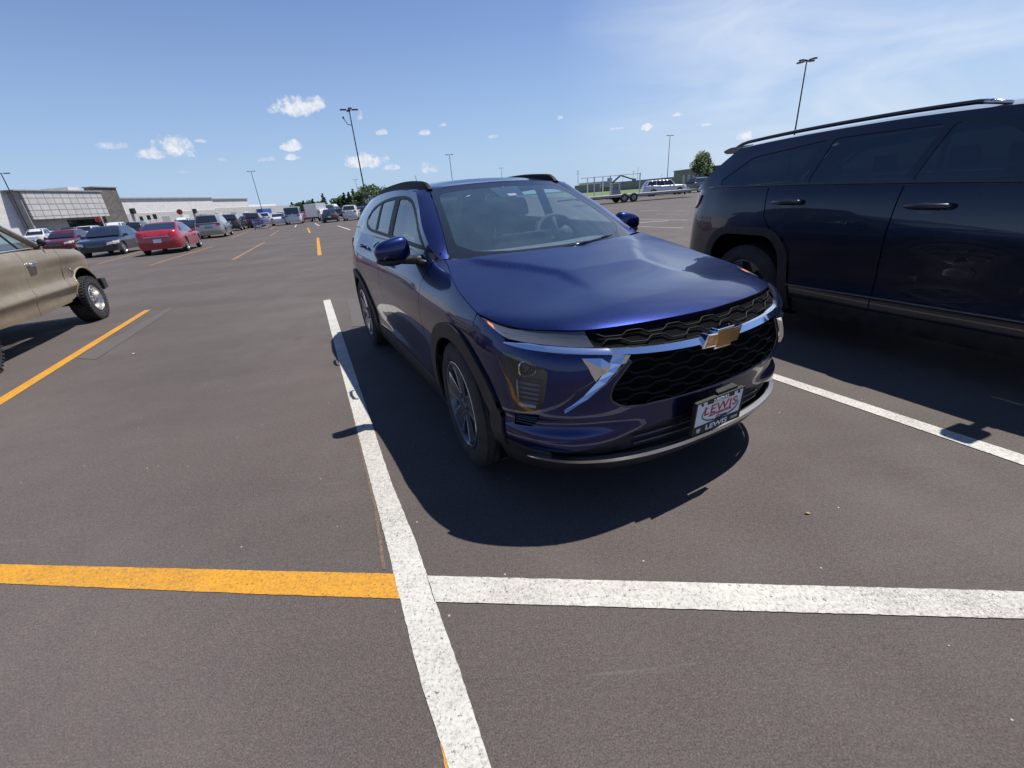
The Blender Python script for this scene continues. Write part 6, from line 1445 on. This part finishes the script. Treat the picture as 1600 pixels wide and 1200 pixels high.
# ---------------------------------------------------------------- trees
def leaf_mat(name, a, b_):
    m = mat(name, a, .7, spec=.3); N, L, b = nodes(m); geo = N.new('ShaderNodeNewGeometry'); c = rmp(N, L, nz(N, L, geo.outputs['Position'], .9, 3), [(.3, a), (.7, b_)])
    L.new(mixn(N, L, 'MULTIPLY', c, rmp(N, L, geo.outputs['Random Per Island'], [(0, (.6, .6, .6)), (1, (1.4, 1.4, 1.3))])), b.inputs['Base Color']); return m
LF = leaf_mat('broad_leaves', (.045, .085, .025), (.075, .12, .04)); LC = leaf_mat('dark_needles', (.025, .045, .02), (.045, .07, .03)); BK = noisy(mat('bark', (.12, .09, .07), .9), (.08, .06, .05), (.15, .12, .09), 6)
def tree(label, loc, h, w, kind='broad', seed=1, n=900, group='trees beyond the lot', leaf=.35):
    rnd = random.Random(seed); t = empty('tree' if kind == 'broad' else 'conifer', (loc[0], loc[1], 0), 0, label, 'tree', group)
    m = MB(); m.tube([(0, 0, 0), (.1, 0, h*.35), (0, .1, h*.8)], [h*.025, h*.018, h*.004], 8)
    cl = []
    if kind == 'broad':
        for k in range(14):
            a = rnd.uniform(0, 6.28); rr = rnd.uniform(.1, .36)*w; z = h*rnd.uniform(.30, .88); rr *= 1.1-abs(z/h-.5)*1.0; cl.append((rr*math.cos(a), rr*math.sin(a), z, w*rnd.uniform(.13, .24)))
            m.tube([(0, 0, h*rnd.uniform(.2, .4)), (rr*math.cos(a)*.9, rr*math.sin(a)*.9, z)], [h*.010, h*.003], 5)
    else:
        for k in range(10):
            z = h*(.12+.84*k/9); cl.append((rnd.uniform(-.05, .05)*w, rnd.uniform(-.05, .05)*w, z, w*.5*(1.02-k/9.6)))
    m.build('trunk', BK, t, smooth=True)
    c = MB()
    for i in range(n):
        x, y, z, r_ = rnd.choice(cl); d = Vector((rnd.gauss(0, 1), rnd.gauss(0, 1), rnd.gauss(0, 1))).normalized()*r_*rnd.uniform(.55, 1.08)
        if kind != 'broad': d.z *= .35
        p = Vector((x, y, z))+d; u = Vector((rnd.gauss(0, 1), rnd.gauss(0, 1), rnd.gauss(0, 1))).normalized(); v = u.orthogonal().normalized(); s_ = leaf*rnd.uniform(.6, 1.2)
        c.add([p-u*s_*.5, p+v*s_*.35, p+u*s_*.5, p-v*s_*.35], [(0, 1, 2, 3)])
    c.build('crown', LF if kind == 'broad' else LC, t, recalc=False)
    return t
def far(px, dist):   # ground point in the direction of a column, at a distance
    d = direction(px, 305-.0797*(px-800)); d = d/np.hypot(d[0], d[1]); return (d[0]*dist, d[1]*dist)
tree('lone round leafy tree on the right above the grass', far(1092, 150), 8.6, 8.0, 'broad', 3, 3800, leaf=.55)
k = 0
for px, dist, h, w, kind in ((586, 150, 7.5, 8, 'broad'), (575, 160, 7.5, 7, 'broad'), (566, 155, 6.2, 7, 'broad'), (557, 160, 7, 5, 'con'), (549, 150, 5.8, 4, 'con'), (541, 165, 6.2, 4.5, 'con'), (534, 170, 5.5, 5, 'broad'), (527, 175, 4.8, 5, 'broad'), (509, 190, 7.2, 4, 'con'), (503, 200, 5, 5, 'broad'), (492, 190, 5.6, 4, 'con'), (485, 210, 5.2, 5, 'broad'), (477, 200, 5.4, 4, 'con'), (468, 220, 5.4, 6, 'broad'), (459, 230, 5.6, 5, 'con'), (597, 160, 7, 8, 'broad')):
    names = ['tree just left of the crossover roof', 'bushy tree behind the tall lamp pole', 'bushy tree next left of the tall lamp pole', 'dark conifer above the orange barrel', 'dark conifer above the white SUV', 'conifer left of the white SUV roof', 'low round tree right of the blue sign', 'low round tree under the blue sign', 'pointed conifer left of the blue sign', 'low tree over the box truck', 'small conifer left of the box truck', 'low tree over the small red car', 'small conifer above the red car', 'round tree just right of the white van roof', 'small conifer above the white van', 'tree partly hidden behind the crossover rear']
    tree(names[k], far(px, dist), h, w, 'broad' if kind == 'broad' else 'con', 10+k, 1100, leaf=.62); k += 1
# ---------------------------------------------------------------- right background
m = MB()
def seg(mb, a, b, z0, z1, th=.4):
    a, b = np.array(a), np.array(b); d = (b-a)/np.linalg.norm(b-a); n = np.array([-d[1], d[0]])*th; c = [a, b, b+n, a+n]; mb.prism([tuple(p) for p in c], lambda x_, y_, u: (x_, y_, u), z0, z1)
M_['wall_brown'] = noisy(mat('grey_fence_boards', (.25, .235, .225), .9), (.21, .195, .19), (.29, .275, .265), .6, stretch=(6, 6, .5))
a, b = far(898, 205), far(1064, 175); seg(m, a, b, 0, 3.1, 1.2); wl_ = m.build('wall', M_['wall_brown']); tag(wl_, 'long low grey boundary wall beyond the grass on the right', 'wall')
t = empty('warehouse', (0, 0, 0), 0, 'brown grey low building at the foot of the lone tree', 'building'); m = MB(); seg(m, far(1052, 170), far(1120, 150), 0, 4.6, 10); m.build('wall', M_['wall_brown'], t); m = MB(); seg(m, far(1051, 169.5), far(1121, 149.5), 4.6, 4.9, 10.6); m.build('roof', W_band, t)
for px in (1066, 1074, 1082):
    m = MB(); a, b = far(px, 163.5-(px-1052)*.26), far(px+3.5, 163.5-(px-1048.5)*.26); seg(m, a, b, .2, 3.2, .4); m.build('door', W_grey, t)
# second wing of the store row behind (pale roofs above the wall)
m = MB(); seg(m, far(905, 260), far(945, 255), 0, 4.6, 12); tag(m.build('shed', W_white), 'pale flat roofed shed seen over the grey wall', 'shed')
# white SUV, side on
def side_on(o, px0, px1, py, xmid, hd): p = at((px0+px1)/2, py); place(o, p, hd, xmid)
c_ = mk({**SUV, 'L': 5.3, 'gh': [(1.35, 1.05), (2.0, 1.72), (4.7, 1.74), (5.15, 1.14)], 'prof': [(0, .86), (.12, .96), (.5, 1.04), (1.4, 1.10), (3.0, 1.12), (5.1, 1.14), (5.3, 1.08)], 'ax': (.98, 4.15), 'r': .38}, 'suv', 'white full size SUV parked side on by the grass on the right', 'SUV', P_white, du=.08); place(c_, at(1037, 305.0), 93, 2.6)
c_ = dup(v_suv, P_grey, P_black, 'grey vehicle far right beside the dark SUV tail'); place(c_, at(1098, 299.5), 70, 2.3)
# flatbed trailer
def trailer():
    p = at(982, 316.0); t = empty('flatbed_trailer', (p[0], p[1]+1.0, 0), R(6.5), 'long low flatbed trailer with tandem wheels and white upright frame', 'trailer')
    m = MB(); m.box((.8, 0, .66), (11.5, 2.2, .06)); m.build('deck', M_['pale_metal'], t); m = MB(); m.box((.8, -1.08, .56), (11.5, .06, .13)); m.box((.8, 1.08, .56), (11.5, .06, .13)); m.build('side_rail', M_['lamp_dark2'], t)
    m = MB(); m.box((.8, 0, .48), (10.8, .9, .14)); [m.box((-4.6+k*.95, 0, .50), (.08, 2.0, .1)) for k in range(12)]; m.build('frame', M_['dark_void'], t)
    for x_ in (-.55, .35):
        for s in (1, -1): simple_wheel(t, (x_, s*1.02, .38), s, .38, .24, .22, M_['lamp_dark2'])
    m = MB()
    for x_ in (-3.4, -1.9): m.tube([(x_, -1, .7), (x_, -1, 2.35)], .05, 6); m.tube([(x_, 1, .7), (x_, 1, 2.35)], .05, 6)
    m.tube([(-4.6, -1, 2.3), (1.0, -1, 2.35)], .04, 6); m.tube([(.9, -1, .7), (.9, -1, 2.4)], .05, 6); m.build('upright_frame', M_['dull_white'], t)
    m = MB(); m.tube([(-5.0, -.8, .6), (-6.6, 0, .55)], .06, 6); m.tube([(-5.0, .8, .6), (-6.6, 0, .55)], .06, 6); m.build('drawbar', M_['dark_void'], t)
    m = MB(); [m.box((x_, 0, .45), (.1, .1, .4)) for x_ in (5.9,)]; m.build('leg', M_['dark_void'], t)
M_['dull_white'] = mat('dull_white_steel', (.55, .55, .54), .6)
M_['pale_metal'] = mat('pale_metal', (.45, .44, .42), .6, .2)
trailer()
x, y = far(962, 60); t = empty('utility_cart', (x, y, 0), 1.4, 'small grey utility cart standing by the trailer', 'cart')
m = MB(); m.box((0, 0, .6), (2.2, 1.1, .35)); m.box((-.6, 0, .9), (.8, 1.0, .3)); m.build('cart_body', M_['lamp_dark2'], t, bevel=.05); m = MB(); [m.tube([(a_, b_, .7), (a_*.9, b_*.9, 1.75)], .03, 5) for a_ in (-.7, .6) for b_ in (-.5, .5)]; m.box((0, 0, 1.78), (1.6, 1.1, .06)); m.build('canopy', M_['text_white'], t)
for a_ in (-.75, .75):
    for s in (1, -1): simple_wheel(t, (a_, s*.5, .25), s, .25, .16, .12, M_['silver'])
# excavator
x, y = far(968, 130); t = empty('excavator', (x, y, 0), -.15, 'dark digger with raised bent arm behind the trailer', 'excavator'); DM = M_['lamp_dark']
m = MB(); m.box((-3.5, 0, 1.0), (3.4, 2.4, .8)); m.build('track', DM, t, bevel=.2); m = MB(); m.box((-3.6, 0, 2.2), (3.0, 2.3, 1.5)); m.box((-2.6, .5, 3.1), (1.2, 1.0, 1.2)); m.build('cab', M_['lamp_dark2'], t, bevel=.15)
m = MB(); m.tube([(-2.2, 0, 2.2), (.2, 0, 4.1), (2.6, 0, 3.2)], [.28, .26, .2], 6); m.build('boom', DM, t); m = MB(); m.tube([(2.6, 0, 3.2), (3.4, 0, 3.0)], .2, 6); m.box((3.7, 0, 2.6), (1.0, .9, .9)); m.build('bucket', DM, t)
# small litter on the asphalt
def litter(name, label, cat, px, py, size, col, curl):
    x, y = at(px, py)[:2]; mb = MB(); n = 9; out = []
    for k in range(n):
        a = 2*math.pi*k/n; r_ = size*(.75+.35*random.random()); out.append((x+r_*math.cos(a), y+r_*.55*math.sin(a), .005+curl*abs(math.cos(a))**2))
    mb.add([(x, y, .006)]+out, [(0, 1+k, 1+(k+1) % n) for k in range(n)])
    o = mb.build(name, noisy(mat(name+'_surface', col, .8), tuple(c*.8 for c in col), col, 60)); tag(o, label, cat); rim_edges(o.data, .001); return o
litter('dry_leaf', 'tiny dry yellow leaf on the asphalt to the right of the crossover shadow', 'leaf', 1262, 803, .012, (.45, .30, .10), .006)
litter('paper_scrap', 'tiny white paper scrap on the asphalt right of the ghost line by the tan truck', 'litter', 210, 553, .022, (.55, .53, .50), .008)
